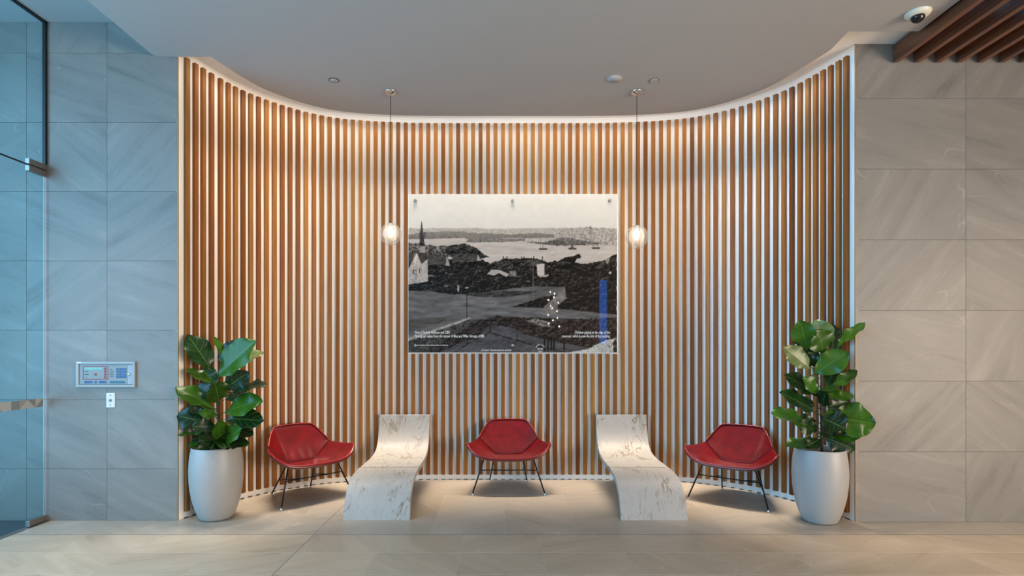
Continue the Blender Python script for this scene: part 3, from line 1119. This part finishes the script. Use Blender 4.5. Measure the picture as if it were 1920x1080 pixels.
# ------------------------------------------------------------------ pendant lamps
def pendant(x, y, zc, r, label):
    root = empty('pendant_lamp', (x, y, Z_CEIL))
    tag(root, label, 'pendant lamp', 'pair of glass globe pendants')
    MB().lathe([(0.0, -0.034), (0.014, -0.034), (0.022, -0.031), (0.044, -0.022), (0.058, -0.009), (0.063, 0.0)], 32).build('canopy', M_CHROME, root, smooth=True)
    dz = zc - Z_CEIL
    MB().tube([(0, 0, -0.03), (0, 0, dz + r * 0.98)], 0.0032, 6).build('cord', M_BLACK, root)
    MB().lathe([(0.0, dz + r * 1.06), (0.022, dz + r * 1.06), (0.024, dz + r * 1.0), (0.024, dz + r * 0.95), (0.014, dz + r * 0.72), (0.0, dz + r * 0.72)][::-1], 20).build('socket', M_CHROME, root, smooth=True)
    # faceted / lobed outer globe and a smaller inner one
    mb = MB()
    NA, NZ = 48, 24
    vs, fs = [], []
    for i in range(NZ + 1):
        a = math.pi * i / NZ
        for k in range(NA):
            b = 2 * math.pi * k / NA
            rr = r * (1 + 0.018 * math.cos(6 * b) * math.sin(a))
            vs.append((rr * math.sin(a) * math.cos(b), rr * math.sin(a) * math.sin(b), dz + 1.05 * r * math.cos(a)))
    for i in range(NZ):
        for k in range(NA):
            fs.append((i * NA + k, i * NA + (k + 1) % NA, (i + 1) * NA + (k + 1) % NA, (i + 1) * NA + k))
    mb.add(vs, fs)
    g = mb.build('globe', M_GLOBE, root, smooth=True)
    MB().lathe([(0.001, dz + r * 0.86), (r * 0.35, dz + r * 0.78), (r * 0.60, dz + r * 0.52), (r * 0.72, dz + r * 0.15), (r * 0.70, dz - r * 0.2),
                (r * 0.52, dz - r * 0.55), (r * 0.26, dz - r * 0.80), (0.001, dz - r * 0.86)][::-1], 32).build('inner_globe', M_INNER, root, smooth=True)
    MB().lathe([(0.001, dz - r * 0.28), (0.013, dz - r * 0.18), (0.024, dz + r * 0.08), (0.027, dz + r * 0.30), (0.020, dz + r * 0.52), (0.011, dz + r * 0.68), (0.010, dz + r * 0.74)], 20).build('bulb', M_BULB, root, smooth=True)
    return root


M_BULB = emit_mat('lit_bulb', (1.0, 0.88, 0.70), 14.0)
yp = 5.395
pendant(-1.116, yp, 2.606, 0.104, 'clear glass globe pendant hanging beside the church spire end of the picture')
pendant(1.302, yp, 2.580, 0.108, 'clear glass globe pendant hanging beside the moored ships end of the picture')

# ------------------------------------------------------------------ ceiling fittings
def ceil_pt(px, py):
    d = F * (Z_CEIL - EYE) / (VY - py)
    return (px - VX) * d / F, d


x, y = ceil_pt(626, 150)
o = empty('recessed_downlight', (x, y, Z_CEIL))
tag(o, 'small round recessed downlight in the ceiling, on its own', 'downlight')
MB().lathe([(0.030, -0.002), (0.044, -0.006), (0.046, 0.0)], 32).build('trim_ring', M_DARK, o, smooth=True)
MB().lathe([(0.0, -0.005), (0.038, -0.0065), (0.040, -0.004)][::-1], 32).build('lens', M_CEIL, o, smooth=True)
x, y = ceil_pt(1152, 147.5)
o = empty('ceiling_speaker', (x, y, Z_CEIL))
tag(o, 'large flat round grille in the ceiling between the pendant canopies', 'ceiling speaker')
MB().lathe([(0.068, -0.004), (0.074, -0.006), (0.078, 0.0)], 40).build('rim', M_CEIL, o, smooth=True)
MB().lathe([(0.0, -0.004), (0.069, -0.0045), (0.0695, -0.001)][::-1], 40).build('grille', Mat('grille', (0.50, 0.50, 0.52), 0.7).m, o, smooth=True)
x, y = ceil_pt(1226, 150.5)
o = empty('sprinkler_cover', (x, y, Z_CEIL))
tag(o, 'small round cover plate in the ceiling beside the large flat grille', 'sprinkler')
MB().lathe([(0.036, -0.001), (0.043, -0.004), (0.043, 0.0)], 32).build('shadow_ring', M_DARK, o)
MB().lathe([(0.0, -0.010), (0.038, -0.010), (0.040, -0.006), (0.040, -0.001)][::-1], 32).build('cover_plate', M_CEIL, o)
x, y = ceil_pt(1721, 24)
o = empty('security_camera', (x, y, Z_CEIL))
tag(o, 'white dome security camera with dark lens bubble beside the timber battens', 'camera')
MB().lathe([(0.0, -0.030), (0.060, -0.030), (0.078, -0.020), (0.086, -0.008), (0.087, 0.0)], 40).build('housing', Mat('camera_white', (0.70, 0.68, 0.58), 0.4).m, o, smooth=True)
MB().lathe([(0.0005, -0.074), (0.018, -0.071), (0.034, -0.060), (0.044, -0.044), (0.046, -0.029)], 32).build('bubble', Mat('dark_bubble', (0.006, 0.006, 0.009), 0.06).m, o, smooth=True)

# ------------------------------------------------------------------ fire panel and push plate
SL = F / YL
def FP(cx, cy):
    return ((130 + cx / 13.5) - VX) / SL, EYE + (VY - (660 + cy / 13.5)) / SL


fp = empty('fire_panel', (*[FP(945, 560)[0]], YL, FP(945, 890)[1]))
tag(fp, 'grey fire alarm panel with red framed display and blue keypad on the tiled wall', 'alarm panel')
FPO = Vector(fp.location)
M_PGREY = Mat('panel_grey', (0.30, 0.325, 0.335), 0.45).m
M_PFACE = Mat('panel_face', (0.22, 0.25, 0.25), 0.5).m
M_PSIDE = Mat('panel_side', (0.32, 0.345, 0.37), 0.45).m
M_PRED = Mat('panel_red', (0.30, 0.012, 0.03), 0.5).m
M_PBLUE = Mat('panel_blue', (0.012, 0.09, 0.27), 0.5).m
M_PBLUE2 = Mat('panel_blue_pale', (0.025, 0.14, 0.25), 0.5).m
M_LCD = Mat('lcd_green', (0.16, 0.36, 0.30), 0.3).m
M_INK = Mat('ink', (0.05, 0.06, 0.07), 0.7).m
M_WHITEP = Mat('white_plastic', (0.62, 0.62, 0.61), 0.4).m


def fbox(name, x0, y0, x1, y1, d0, d1, mat, par=fp, r=0.001):
    a, b = FP(x0, y1), FP(x1, y0)
    return MB().bbox((a[0] - FPO.x, -d1, a[1] - FPO.z), (b[0] - FPO.x, -d0, b[1] - FPO.z), r).build(name, mat, par)


mb = MB()
for (x0, y0, x1, y1) in ((200, 240, 1690, 302), (200, 823, 1690, 892), (200, 300, 275, 825), (1640, 300, 1690, 825)):
    a, b = FP(x0, y1), FP(x1, y0)
    mb.bbox((a[0] - FPO.x, -0.020, a[1] - FPO.z), (b[0] - FPO.x, 0.0, b[1] - FPO.z), 0.002)
mb.build('frame', M_PGREY, fp)
fbox('back_box', 270, 297, 1645, 828, 0.0, 0.004, M_DARK)
dr = fbox('door', 285, 312, 1630, 815, 0.004, 0.010, M_PSIDE)
fbox('face_plate', 312, 325, 1495, 808, 0.010, 0.0115, M_PFACE)
mb = MB()
for (x0, y0, x1, y1) in ((370, 355, 1010, 373), (370, 678, 1010, 697), (370, 373, 388, 678), (993, 373, 1010, 678)):
    a, b = FP(x0, y1), FP(x1, y0)
    mb.box((a[0] - FPO.x, -0.0125, a[1] - FPO.z), (b[0] - FPO.x, -0.011, b[1] - FPO.z))
mb.build('red_frame', M_PRED, fp)
fbox('display', 405, 385, 870, 452, 0.0115, 0.013, M_LCD)
for cx, cy, s_ in ((935, 418, 27), (935, 490, 27), (935, 567, 27), (935, 638, 27), (690, 565, 27)):
    fbox('red_button', cx - s_, cy - s_, cx + s_, cy + s_, 0.0115, 0.0145, M_PRED)
for cx in (1240, 1306, 1372, 1440):
    for cy in (433, 497, 565, 630):
        fbox('key', cx - 25, cy - 25, cx + 25, cy + 25, 0.0115, 0.0145, M_PBLUE)
for cx in (438, 508, 578, 690, 805, 872, 938):
    fbox('function_key', cx - 28, 730, cx + 28, 785, 0.0115, 0.0145, M_PBLUE)
for cx in (1082, 1147, 1211, 1275, 1342, 1405):
    fbox('function_key', cx - 28, 733, cx + 28, 785, 0.0115, 0.0145, M_PBLUE2)
mb = MB()
for (x0, x1, yy, hh) in ((1045, 1110, 437, 14), (1045, 1160, 482, 10), (1045, 1130, 525, 14), (1045, 1155, 570, 14), (1045, 1150, 615, 12), (412, 500, 493, 18), (412, 512, 567, 18), (435, 485, 637, 10), (625, 655, 555, 8), (1145, 1165, 345, 24)):
    a, b = FP(x0, yy + hh / 2), FP(x1, yy - hh / 2)
    mb.box((a[0] - FPO.x, -0.0120, a[1] - FPO.z), (b[0] - FPO.x, -0.0114, b[1] - FPO.z))
mb.build('printed_text', M_INK, fp)
a = FP(1530, 562)
MB().lathe([(0.0105, 0.0), (0.0105, 0.006), (0.008, 0.009), (0.0, 0.009)], 20, (a[0] - FPO.x, -0.010, a[1] - FPO.z), axis='y').build('lock', M_CHROME, fp, smooth=True)
fbox('tag', 235, 247, 350, 285, 0.020, 0.0215, M_WHITEP)

x0, x1 = (200.0 - VX) / SL, (216.4 - VX) / SL
z1, z0 = EYE + (VY - 736.7) / SL, EYE + (VY - 763.9) / SL
pp = empty('push_plate', ((x0 + x1) / 2, YL, z0))
tag(pp, 'white wall plate with a single push button below the fire panel', 'switch')
hw = (x1 - x0) / 2
MB().bbox((-hw, -0.008, 0), (hw, 0, z1 - z0), 0.002).build('plate', M_WHITEP, pp)
zz = EYE + (VY - 750.2) / SL - z0
MB().lathe([(0.0115, 0), (0.0115, 0.004), (0.009, 0.007), (0, 0.0075)], 20, (0.0005, -0.008, zz), axis='y').build('button', M_STEEL, pp, smooth=True)
for py in (740.9, 759.2):
    MB().lathe([(0.0045, 0), (0.0040, 0.0012), (0, 0.0012)], 12, (0.0005, -0.008, EYE + (VY - py) / SL - z0), axis='y').build('screw', M_DARK, pp)

# ------------------------------------------------------------------ framed print on the slat wall
DP = 6.165                      # its face
PX0, PX1, PY0, PY1 = 765.5, 1157.0, 364.5, 661.0
po = empty('wall_picture', ((POST_X0 + POST_X1) / 2, DP, EYE + (VY - PY1) * DP / F))
tag(po, 'large acrylic panel with an old black and white harbour photograph on steel standoffs', 'picture')
PO = Vector(po.location)


def PP(px, py, off=0.0):
    q = P(px, py, DP)
    return Vector((q.x - PO.x, -off, q.z - PO.z))


S = 1.6
W_, H_ = int((PX1 - PX0) * S), int((PY1 - PY0) * S)
yy, xx = np.mgrid[0:H_, 0:W_]
X = PX0 + (xx + 0.5) / S
Y = PY0 + (yy + 0.5) / S


def vnoise(scale_x, scale_y, seed):
    """smooth value noise in picture pixels"""
    r = np.random.default_rng(seed)
    gx, gy = (X - PX0) / scale_x, (Y - PY0) / scale_y
    g = r.random((int(gy.max()) + 3, int(gx.max()) + 3))
    ix, iy = gx.astype(int), gy.astype(int)
    fx, fy = gx - ix, gy - iy
    fx, fy = fx * fx * (3 - 2 * fx), fy * fy * (3 - 2 * fy)
    return (g[iy, ix] * (1 - fx) + g[iy, ix + 1] * fx) * (1 - fy) + (g[iy + 1, ix] * (1 - fx) + g[iy + 1, ix + 1] * fx) * fy


def fbm(sx, sy, seed, o=3):
    a, t, k = 0, 0, 1.0
    for i in range(o):
        a = a + k * vnoise(max(sx / 2 ** i, 0.9), max(sy / 2 ** i, 0.9), seed + i)
        t += k
        k *= 0.6
    return a / t


N1, N2, N3 = fbm(10, 10, 1), fbm(4, 4, 5), fbm(30, 6, 9)
NXo, NYo = (fbm(7, 7, 21) - 0.5), (fbm(7, 7, 31) - 0.5)
Nf = fbm(2, 2, 41, 2)
img = np.zeros((H_, W_, 3))


def poly_mask(pts, rag=0.0):
    Xr, Yr = X + NXo * rag * 2, Y + NYo * rag * 2
    m = np.zeros(X.shape, bool)
    n_ = len(pts)
    for i in range(n_):
        (x0, y0), (x1, y1) = pts[i], pts[(i + 1) % n_]
        c_ = ((y0 > Yr) != (y1 > Yr))
        with np.errstate(divide='ignore', invalid='ignore'):
            xi = (x1 - x0) * (Yr - y0) / (y1 - y0 + 1e-12) + x0
        m ^= c_ & (Xr < xi)
    return m


SEP = np.array([1.0, 0.955, 0.925])


def tone(m, v, amp=0.0, nz=None, tint=SEP):
    """paint grey level v (0..255) with texture amplitude"""
    nz = N2 if nz is None else nz
    g = np.clip(v + amp * (nz - 0.5) * 2, 0, 255)
    g = np.broadcast_to(g, X.shape) if np.ndim(g) else np.full(X.shape, g)
    img[m] = (g[..., None] * tint)[m]


ALL = np.ones(X.shape, bool)
tone(ALL, 214 - 0.13 * (Y - 364), 4, N1, np.array([1, 0.99, 0.96]))
# far shore, city haze
tone((Y > 428 + 6 * (N3 - 0.5)) & (Y < 462), 168, 46, Nf)
tone(poly_mask([(765, 441), (790, 436), (850, 434), (900, 437), (960, 440), (1010, 437), (1040, 440), (1040, 446), (900, 447), (800, 448), (765, 452)], 2.0), 96, 26, N2)
tone(poly_mask([(1040, 432), (1100, 426), (1157, 430), (1157, 466), (1040, 462)], 2.0), 150, 80, Nf)
tone(poly_mask([(1106, 424), (1108, 424), (1110, 440), (1104, 440)]), 110)
# water
tone(poly_mask([(765, 449), (870, 447), (880, 452), (990, 449), (985, 455), (1040, 462), (1090, 461), (1157, 459), (1157, 510), (765, 510)], 0.8), 184, 12, N3)
tone(poly_mask([(872, 455), (880, 447), (915, 446), (950, 448), (985, 448), (985, 452), (940, 454)], 1.0), 104, 50, Nf)
tone(poly_mask([(985, 453), (1020, 455), (1050, 446), (1075, 447), (1095, 452), (1125, 455), (1122, 458), (1060, 461), (1020, 459)], 1.0), 84, 60, Nf)
for (bx, by) in ((1018, 467), (1073, 466), (1117, 465)):
    tone(poly_mask([(bx - 8, by - 1), (bx + 9, by - 1), (bx + 7, by + 2), (bx - 6, by + 2)]), 62)
    for k in (-4, 0, 4):
        tone((abs(X - bx - k) < 0.5) & (Y > by - 9) & (Y < by), 96)
tone(poly_mask([(1070, 465), (1073, 457), (1076, 465)]), 80)
# near headland with houses and trees
tone(poly_mask([(765, 456), (790, 458), (840, 462), (868, 458), (886, 464), (900, 470), (917, 482), (905, 486), (850, 482), (765, 486)], 3.0), 90, 90, Nf)
tone(poly_mask([(832, 470), (845, 460), (868, 457), (888, 462), (905, 474), (918, 483), (890, 484), (840, 478)], 3.0), 48, 40, Nf)
# dark tree belt
tone(poly_mask([(765, 486), (800, 484), (830, 490), (860, 485), (880, 490), (905, 488), (925, 494), (945, 486), (985, 484), (1020, 488), (1030, 492), (1050, 488), (1064, 482), (1080, 480), (1086, 476),
                (1089, 480), (1078, 492), (1100, 495), (1130, 490), (1150, 480), (1157, 475), (1157, 662), (765, 662)], 3.2), 36, 22, N2, np.array([1.06, 0.97, 0.93]))
spk = (fbm(3.2, 3.2, 91, 2) > 0.66) & (Y > 486) & (Y < 545) & (img[..., 0] < 60)
tone(spk, 66, 20, Nf)
for k in range(26):                       # roofs and walls glimpsed through the trees
    ax_, ay_ = rng.uniform(768, 1050), rng.uniform(496, 543)
    tone((abs(X - ax_) < rng.uniform(1.5, 5)) & (abs(Y - ay_) < rng.uniform(0.5, 1.4)), rng.uniform(70, 150), 20, Nf)
# church
tone(poly_mask([(790.5, 416), (788, 440), (786.5, 462), (797, 462), (794, 440), (791.5, 416)]), 70, 20, N2)
tone(poly_mask([(787, 462), (797, 462), (798, 474), (787, 474)]), 150, 40, Nf)
tone(poly_mask([(765, 505), (781, 472), (790, 494), (802, 484), (803, 528), (765, 534)]), 172, 34, Nf)
tone(poly_mask([(765, 474), (783, 472), (766, 505), (765, 505)]), 74, 14)
tone(poly_mask([(781, 472), (800, 476), (802, 486), (791, 495)]), 66, 14)
for (wx, wy) in ((776, 510), (780, 510), (787, 508)):
    tone((abs(X - wx) < 0.9) & (abs(Y - wy) < 4), 60)
# roofs
tone(poly_mask([(802, 477), (838, 478), (845, 498), (802, 496)]), 82, 16)
tone(poly_mask([(848, 477), (896, 476), (899, 490), (848, 492)]), 76, 16)
tone(poly_mask([(838, 480), (844, 499), (836, 498)]), 158)
tone(poly_mask([(896, 477), (902, 489), (894, 489)]), 160)
tone(poly_mask([(930, 492), (946, 487), (962, 492), (962, 505), (930, 505)], 1.0), 62, 50, Nf)
tone(poly_mask([(913, 514), (922, 506), (936, 506), (955, 514), (950, 520), (936, 512), (926, 517)]), 168, 20, Nf)
tone(poly_mask([(955, 508), (968, 508), (968, 519), (955, 519)]), 120, 60, Nf)
tone(poly_mask([(976, 494), (992, 486), (1010, 487), (1018, 494), (1008, 500), (976, 499)], 0.6), 74, 50, Nf)
tone(poly_mask([(1006, 496), (1021, 494), (1021, 515), (1008, 518)]), 190, 22, Nf)
tone(poly_mask([(1010, 516), (1030, 515), (1026, 519), (1012, 520)]), 168)
for cx_ in (944, 951, 978, 983, 1001, 1017):
    tone((abs(X - cx_) < 0.9) & (Y > 481) & (Y < 490), 52)
# paddock and road
tone(poly_mask([(765, 545), (800, 546), (850, 552), (900, 550), (960, 541), (1000, 537), (1060, 538), (1060, 548), (1010, 560), (960, 575), (1060, 580), (1157, 590), (1157, 600), (1000, 596), (930, 597),
                (890, 600), (850, 612), (800, 625), (765, 634)], 1.0), 104, 26, N3, np.array([1.0, 0.985, 0.99]))
tone(poly_mask([(870, 552), (960, 545), (1010, 547), (960, 556), (900, 558)], 1.5), 66, 16, N3)
tone(poly_mask([(765, 600), (840, 593), (820, 610), (765, 622)], 1.0), 92, 18, N3)
# road edge
tone(poly_mask([(765, 634), (880, 595), (884, 598), (765, 645)], 0.8), 150, 40, N2)
tone(poly_mask([(765, 640), (884, 598), (900, 600), (870, 625), (800, 662), (765, 662)], 1.2), 74, 30, N2)
# fence and post
tone((abs(X - 875.5) < 0.8) & (Y > 540) & (Y < 597), 40)
tone((abs(X - 875.5) < 3.2) & (abs(Y - 540) < 1.0), 200)
tone((abs(X - 1000) < 0.6) & (Y > 500) & (Y < 566), 120)
tone(poly_mask([(858, 535), (861, 535), (861, 547), (858, 547)]), 170)
# rough bank and reservoir
tone(poly_mask([(830, 640), (880, 612), (905, 602), (930, 592), (980, 596), (1030, 600), (1157, 596), (1157, 662), (800, 662)], 3.0), 50, 34, N2, np.array([1.1, 0.95, 0.9]))
tone(poly_mask([(985, 602), (1010, 598), (1030, 606), (1035, 614), (1010, 610)], 3.0), 112, 70, Nf)
tone(poly_mask([(820, 662), (870, 640), (900, 628), (915, 612), (938, 611), (965, 616), (985, 628), (1040, 640), (1090, 650), (1130, 655), (1115, 662)], 1.5), 86, 12, N3, np.array([1, 0.98, 1.02]))
def line(pts, wd, v):
    for (x0, y0), (x1, y1) in zip(pts, pts[1:]):
        L2 = (x1 - x0) ** 2 + (y1 - y0) ** 2
        t = np.clip(((X - x0) * (x1 - x0) + (Y - y0) * (y1 - y0)) / L2, 0, 1)
        tone((X - x0 - t * (x1 - x0)) ** 2 + (Y - y0 - t * (y1 - y0)) ** 2 < wd * wd, v)


line([(856, 660), (876, 645), (919, 624), (965, 637), (1010, 650), (1060, 661)], 0.9, 42)
for fx, y0, y1 in ((876, 632, 648), (888, 624, 640), (919, 611, 625), (970, 616, 640)):
    line([(fx, y0), (fx, y1)], 0.7, 40)
for fx in (1021, 1028, 1034, 1039, 1058):
    line([(fx, 634), (fx, 657)], 1.4, 34)
line([(903, 617), (900, 625)], 1.6, 40)
# pale fence
tone(poly_mask([(1020, 575), (1060, 540), (1062, 560), (1046, 572), (1046, 590), (1020, 590)], 0.6), 120, 30, N2)
# pale rock
tone(poly_mask([(1062, 662), (1100, 655), (1130, 640), (1157, 634), (1157, 662)], 1.5), 186, 46, Nf, np.array([1, 1, 0.97]))
tone(poly_mask([(1150, 640), (1157, 634), (1157, 662), (1149, 662)], 2.5), 56, 40, Nf)

# distance haze, foliage relief, fine grain, and the softness of an old lens
hz = np.clip((474 - Y) / 46, 0, 1) * 0.55 * (Y > 429) * (~poly_mask([(786, 416), (798, 416), (799, 476), (786, 476)]))
img = img * (1 - hz[..., None]) + np.array([178, 174, 166]) * hz[..., None]
FB = fbm(9, 7, 151, 4)
rel = (FB - np.roll(np.roll(FB, 2, 0), 1, 1)) * 240
dk = np.clip((105 - img[..., 0]) / 60, 0.12, 1) * (Y > 450)
img = img + (rel * dk)[..., None]
img = img + ((fbm(26, 5, 171, 4) - 0.5) * 34 * ((Y > 545) & (img[..., 0] > 60)))[..., None]
img = img + ((fbm(60, 2.2, 191, 2) - 0.5) * 20 * ((Y > 455) & (Y < 500) & (img[..., 0] > 140)))[..., None]
for a_ in (0, 1):
    img = (np.roll(img, 1, a_) + 2 * img + np.roll(img, -1, a_)) / 4 if True else img
rgb = lin(np.clip(img, 4, 255))
rgb = np.clip(rgb ** 1.12 * 0.86 - 0.004, 0.002, 1)
gx = np.linspace(0, 1, W_ + 1)
gz = np.linspace(0, 1, H_ + 1)
A0, A1 = PP(PX0, PY1), PP(PX1, PY0)
vx = A0.x + (A1.x - A0.x) * gx
vz = A1.z + (A0.z - A1.z) * gz
VXg, VZg = np.meshgrid(vx, vz)
co = np.stack([VXg, np.zeros_like(VXg), VZg], -1).reshape(-1, 3)
jj, ii = np.mgrid[0:H_, 0:W_]
b0 = (jj * (W_ + 1) + ii).ravel()
quads = np.stack([b0 + W_ + 1, b0 + W_ + 2, b0 + 1, b0], -1).astype(np.int32)
me = bpy.data.meshes.new('print')
me.vertices.add(len(co)); me.vertices.foreach_set('co', co.ravel())
me.loops.add(quads.size); me.loops.foreach_set('vertex_index', quads.ravel())
me.polygons.add(len(quads)); me.polygons.foreach_set('loop_start', np.arange(0, quads.size, 4, dtype=np.int32))
me.update(calc_edges=True)
ca = me.color_attributes.new('ink', 'FLOAT_COLOR', 'POINT')
pad = np.pad(rgb, ((0, 1), (0, 1), (0, 0)), mode='edge')
ca.data.foreach_set('color', np.concatenate([pad.reshape(-1, 3), np.ones((len(co), 1))], 1).astype(np.float32).ravel())
M = Mat('print_ink', rough=0.6, Specular_IOR_Level=0.0, Coat_Weight=0.5, Coat_Roughness=0.02)
at = M.n('VertexColor', layer_name='ink')
M.color(at.outputs[0])
me.materials.append(M.m)
pr_ = bpy.data.objects.new('print', me); COL.objects.link(pr_); pr_.parent = po
a, b = PP(764.6, 661.6), PP(1158.2, 363.8)
MB().bbox((a.x, 0.0006, a.z), (b.x, 0.011, b.z), 0.001).build('acrylic_panel', Mat('acrylic_white', (0.78, 0.78, 0.76), 0.15).m, po)
for (px, py) in ((779, 376.5), (961, 376.5), (1143, 376.5), (779.5, 512), (1143.5, 512), (779, 648), (961, 648), (1143.5, 648)):
    q = PP(px, py)
    s_ = MB().lathe([(0.0, 0.016), (0.014, 0.016), (0.0165, 0.013), (0.0165, 0.0)][::-1], 20, (q.x, 0, q.z), axis='y').build('standoff', M_STEEL, po, smooth=True)
    MB().lathe([(0.011, -0.062), (0.011, -0.010)], 12, (q.x, 0, q.z), axis='y').build('standoff_stem', M_STEEL, s_)

M_TXT = Mat('white_lettering', (0.78, 0.78, 0.76), 0.6).m


def text(body, px, py, hpx, align='LEFT', wpx=None, shear=0.0, rot=0.0):
    """baseline start (or end) at a picture pixel, letter height in picture pixels"""
    cu = bpy.data.curves.new('lettering', 'FONT')
    cu.body = body
    cu.align_x = align
    cu.shear = shear
    cu.size = 1.0
    cu.resolution_u = 2
    tmp = bpy.data.objects.new('lettering', cu)
    COL.objects.link(tmp)
    bpy.context.view_layer.update()
    m = bpy.data.meshes.new_from_object(tmp.evaluated_get(bpy.context.evaluated_depsgraph_get()))
    bpy.data.objects.remove(tmp)
    m.name = 'lettering'
    m.materials.clear(); m.materials.append(M_TXT)
    o = bpy.data.objects.new('lettering', m)
    COL.objects.link(o)
    o.parent = po
    q = PP(px, py, 0.0012)
    o.location = q
    k = hpx * DP / F / 0.70
    kx = k
    if wpx:
        xs_ = [v.co.x for v in m.vertices]
        kx = wpx * DP / F / (max(xs_) - min(xs_))
    o.scale = (kx, k, 1)
    o.rotation_euler = (math.pi / 2, rot, 0)
    return o


text('View of Sydney Harbour and CBD', 777.5, 625.5, 5.2, wpx=66)
text('Photograph taken from the corner of Blue and Miller Streets, c1880', 777.5, 632.6, 5.2, wpx=130)
text('Photo courtesy Stanton Library Historical Services', 778, 648.5, 2.9, wpx=62)
text('Children playing at the edge of the', 1144, 625.5, 5.2, 'RIGHT', wpx=66)
text('reservoir, which is now the site of this building.', 1144, 632.6, 5.2, 'RIGHT', wpx=90)
text('SYDNEY, FROM NORTH SHORE', 902, 658.3, 2.9, wpx=57, shear=0.3)
text('No34', 1013, 655.5, 3.0, 'CENTER', wpx=9.5)
for word, r_, sgn in (('HENRY KING', 7.2, 1), ('SYDNEY', 9.2, -1)):
    n_ = len(word)
    for i, chh in enumerate(word):
        if chh == ' ':
            continue
        a = (i - (n_ - 1) / 2) * (0.24 if sgn > 0 else 0.22)
        if sgn > 0:
            text(chh, 1013 + r_ * math.sin(a), 654.2 - r_ * math.cos(a), 2.1, 'CENTER', rot=a)
        else:
            text(chh, 1013 + r_ * 0.85 * math.sin(a), 652.0 + r_ * 0.92 * math.cos(a), 2.1, 'CENTER', rot=-a)

# ------------------------------------------------------------------ lobby fittings behind the viewer that the picture's acrylic mirrors
cl = empty('globe_chandelier_offscreen', (1.27, -2.0, Z_CEIL))
tag(cl, 'cluster of small glass globe lamps hanging in the lobby opposite the picture', 'chandelier')
M_SPARK = emit_mat('spark_bulb', (1.0, 0.90, 0.76), 220.0)
MB().lathe([(0.0, -0.04), (0.12, -0.04), (0.13, -0.02), (0.13, 0.0)], 24).build('ceiling_plate', M_CHROME, cl, smooth=True)
rr = random.Random(3)
for k in range(13):
    zz = -1.95 + 0.075 * k + rr.uniform(-0.02, 0.02)
    aa = k * 2.4
    rad = 0.20 * (1 - 0.03 * k) * rr.uniform(0.6, 1.0)
    x_, y_ = rad * math.cos(aa), rad * math.sin(aa)
    g_ = MB().lathe([(0.001, zz - 0.05), (0.03, zz - 0.04), (0.05, zz), (0.03, zz + 0.04), (0.001, zz + 0.05)], 16, (x_, y_, 0)).build('globe', M_GLOBE, cl, smooth=True)
    MB().lathe([(0.001, zz - 0.018), (0.016, zz), (0.001, zz + 0.018)], 8, (x_, y_, 0)).build('bulb', M_SPARK, g_)
    MB().tube([(x_, y_, zz + 0.05), (x_ * 0.4, y_ * 0.4, -0.04)], 0.002, 4).build('cord', M_BLACK, cl)
sg = empty('lit_sign_offscreen', (2.57, -2.0, 0))
tag(sg, 'tall narrow blue lit sign standing in the lobby opposite the picture', 'sign')
MB().bbox((-0.14, 0.0, 0.0), (0.14, 0.06, 0.06), 0.004).build('base', M_DARK, sg)
MB().box((-0.10, 0.012, 0.06), (0.10, 0.05, 3.25)).build('cabinet', M_DARK, sg)
MB().box((-0.10, 0.050, 1.58), (0.10, 0.054, 3.25)).build('light_panel', emit_mat('blue_panel', (0.05, 0.24, 1.0), 8.0), sg)
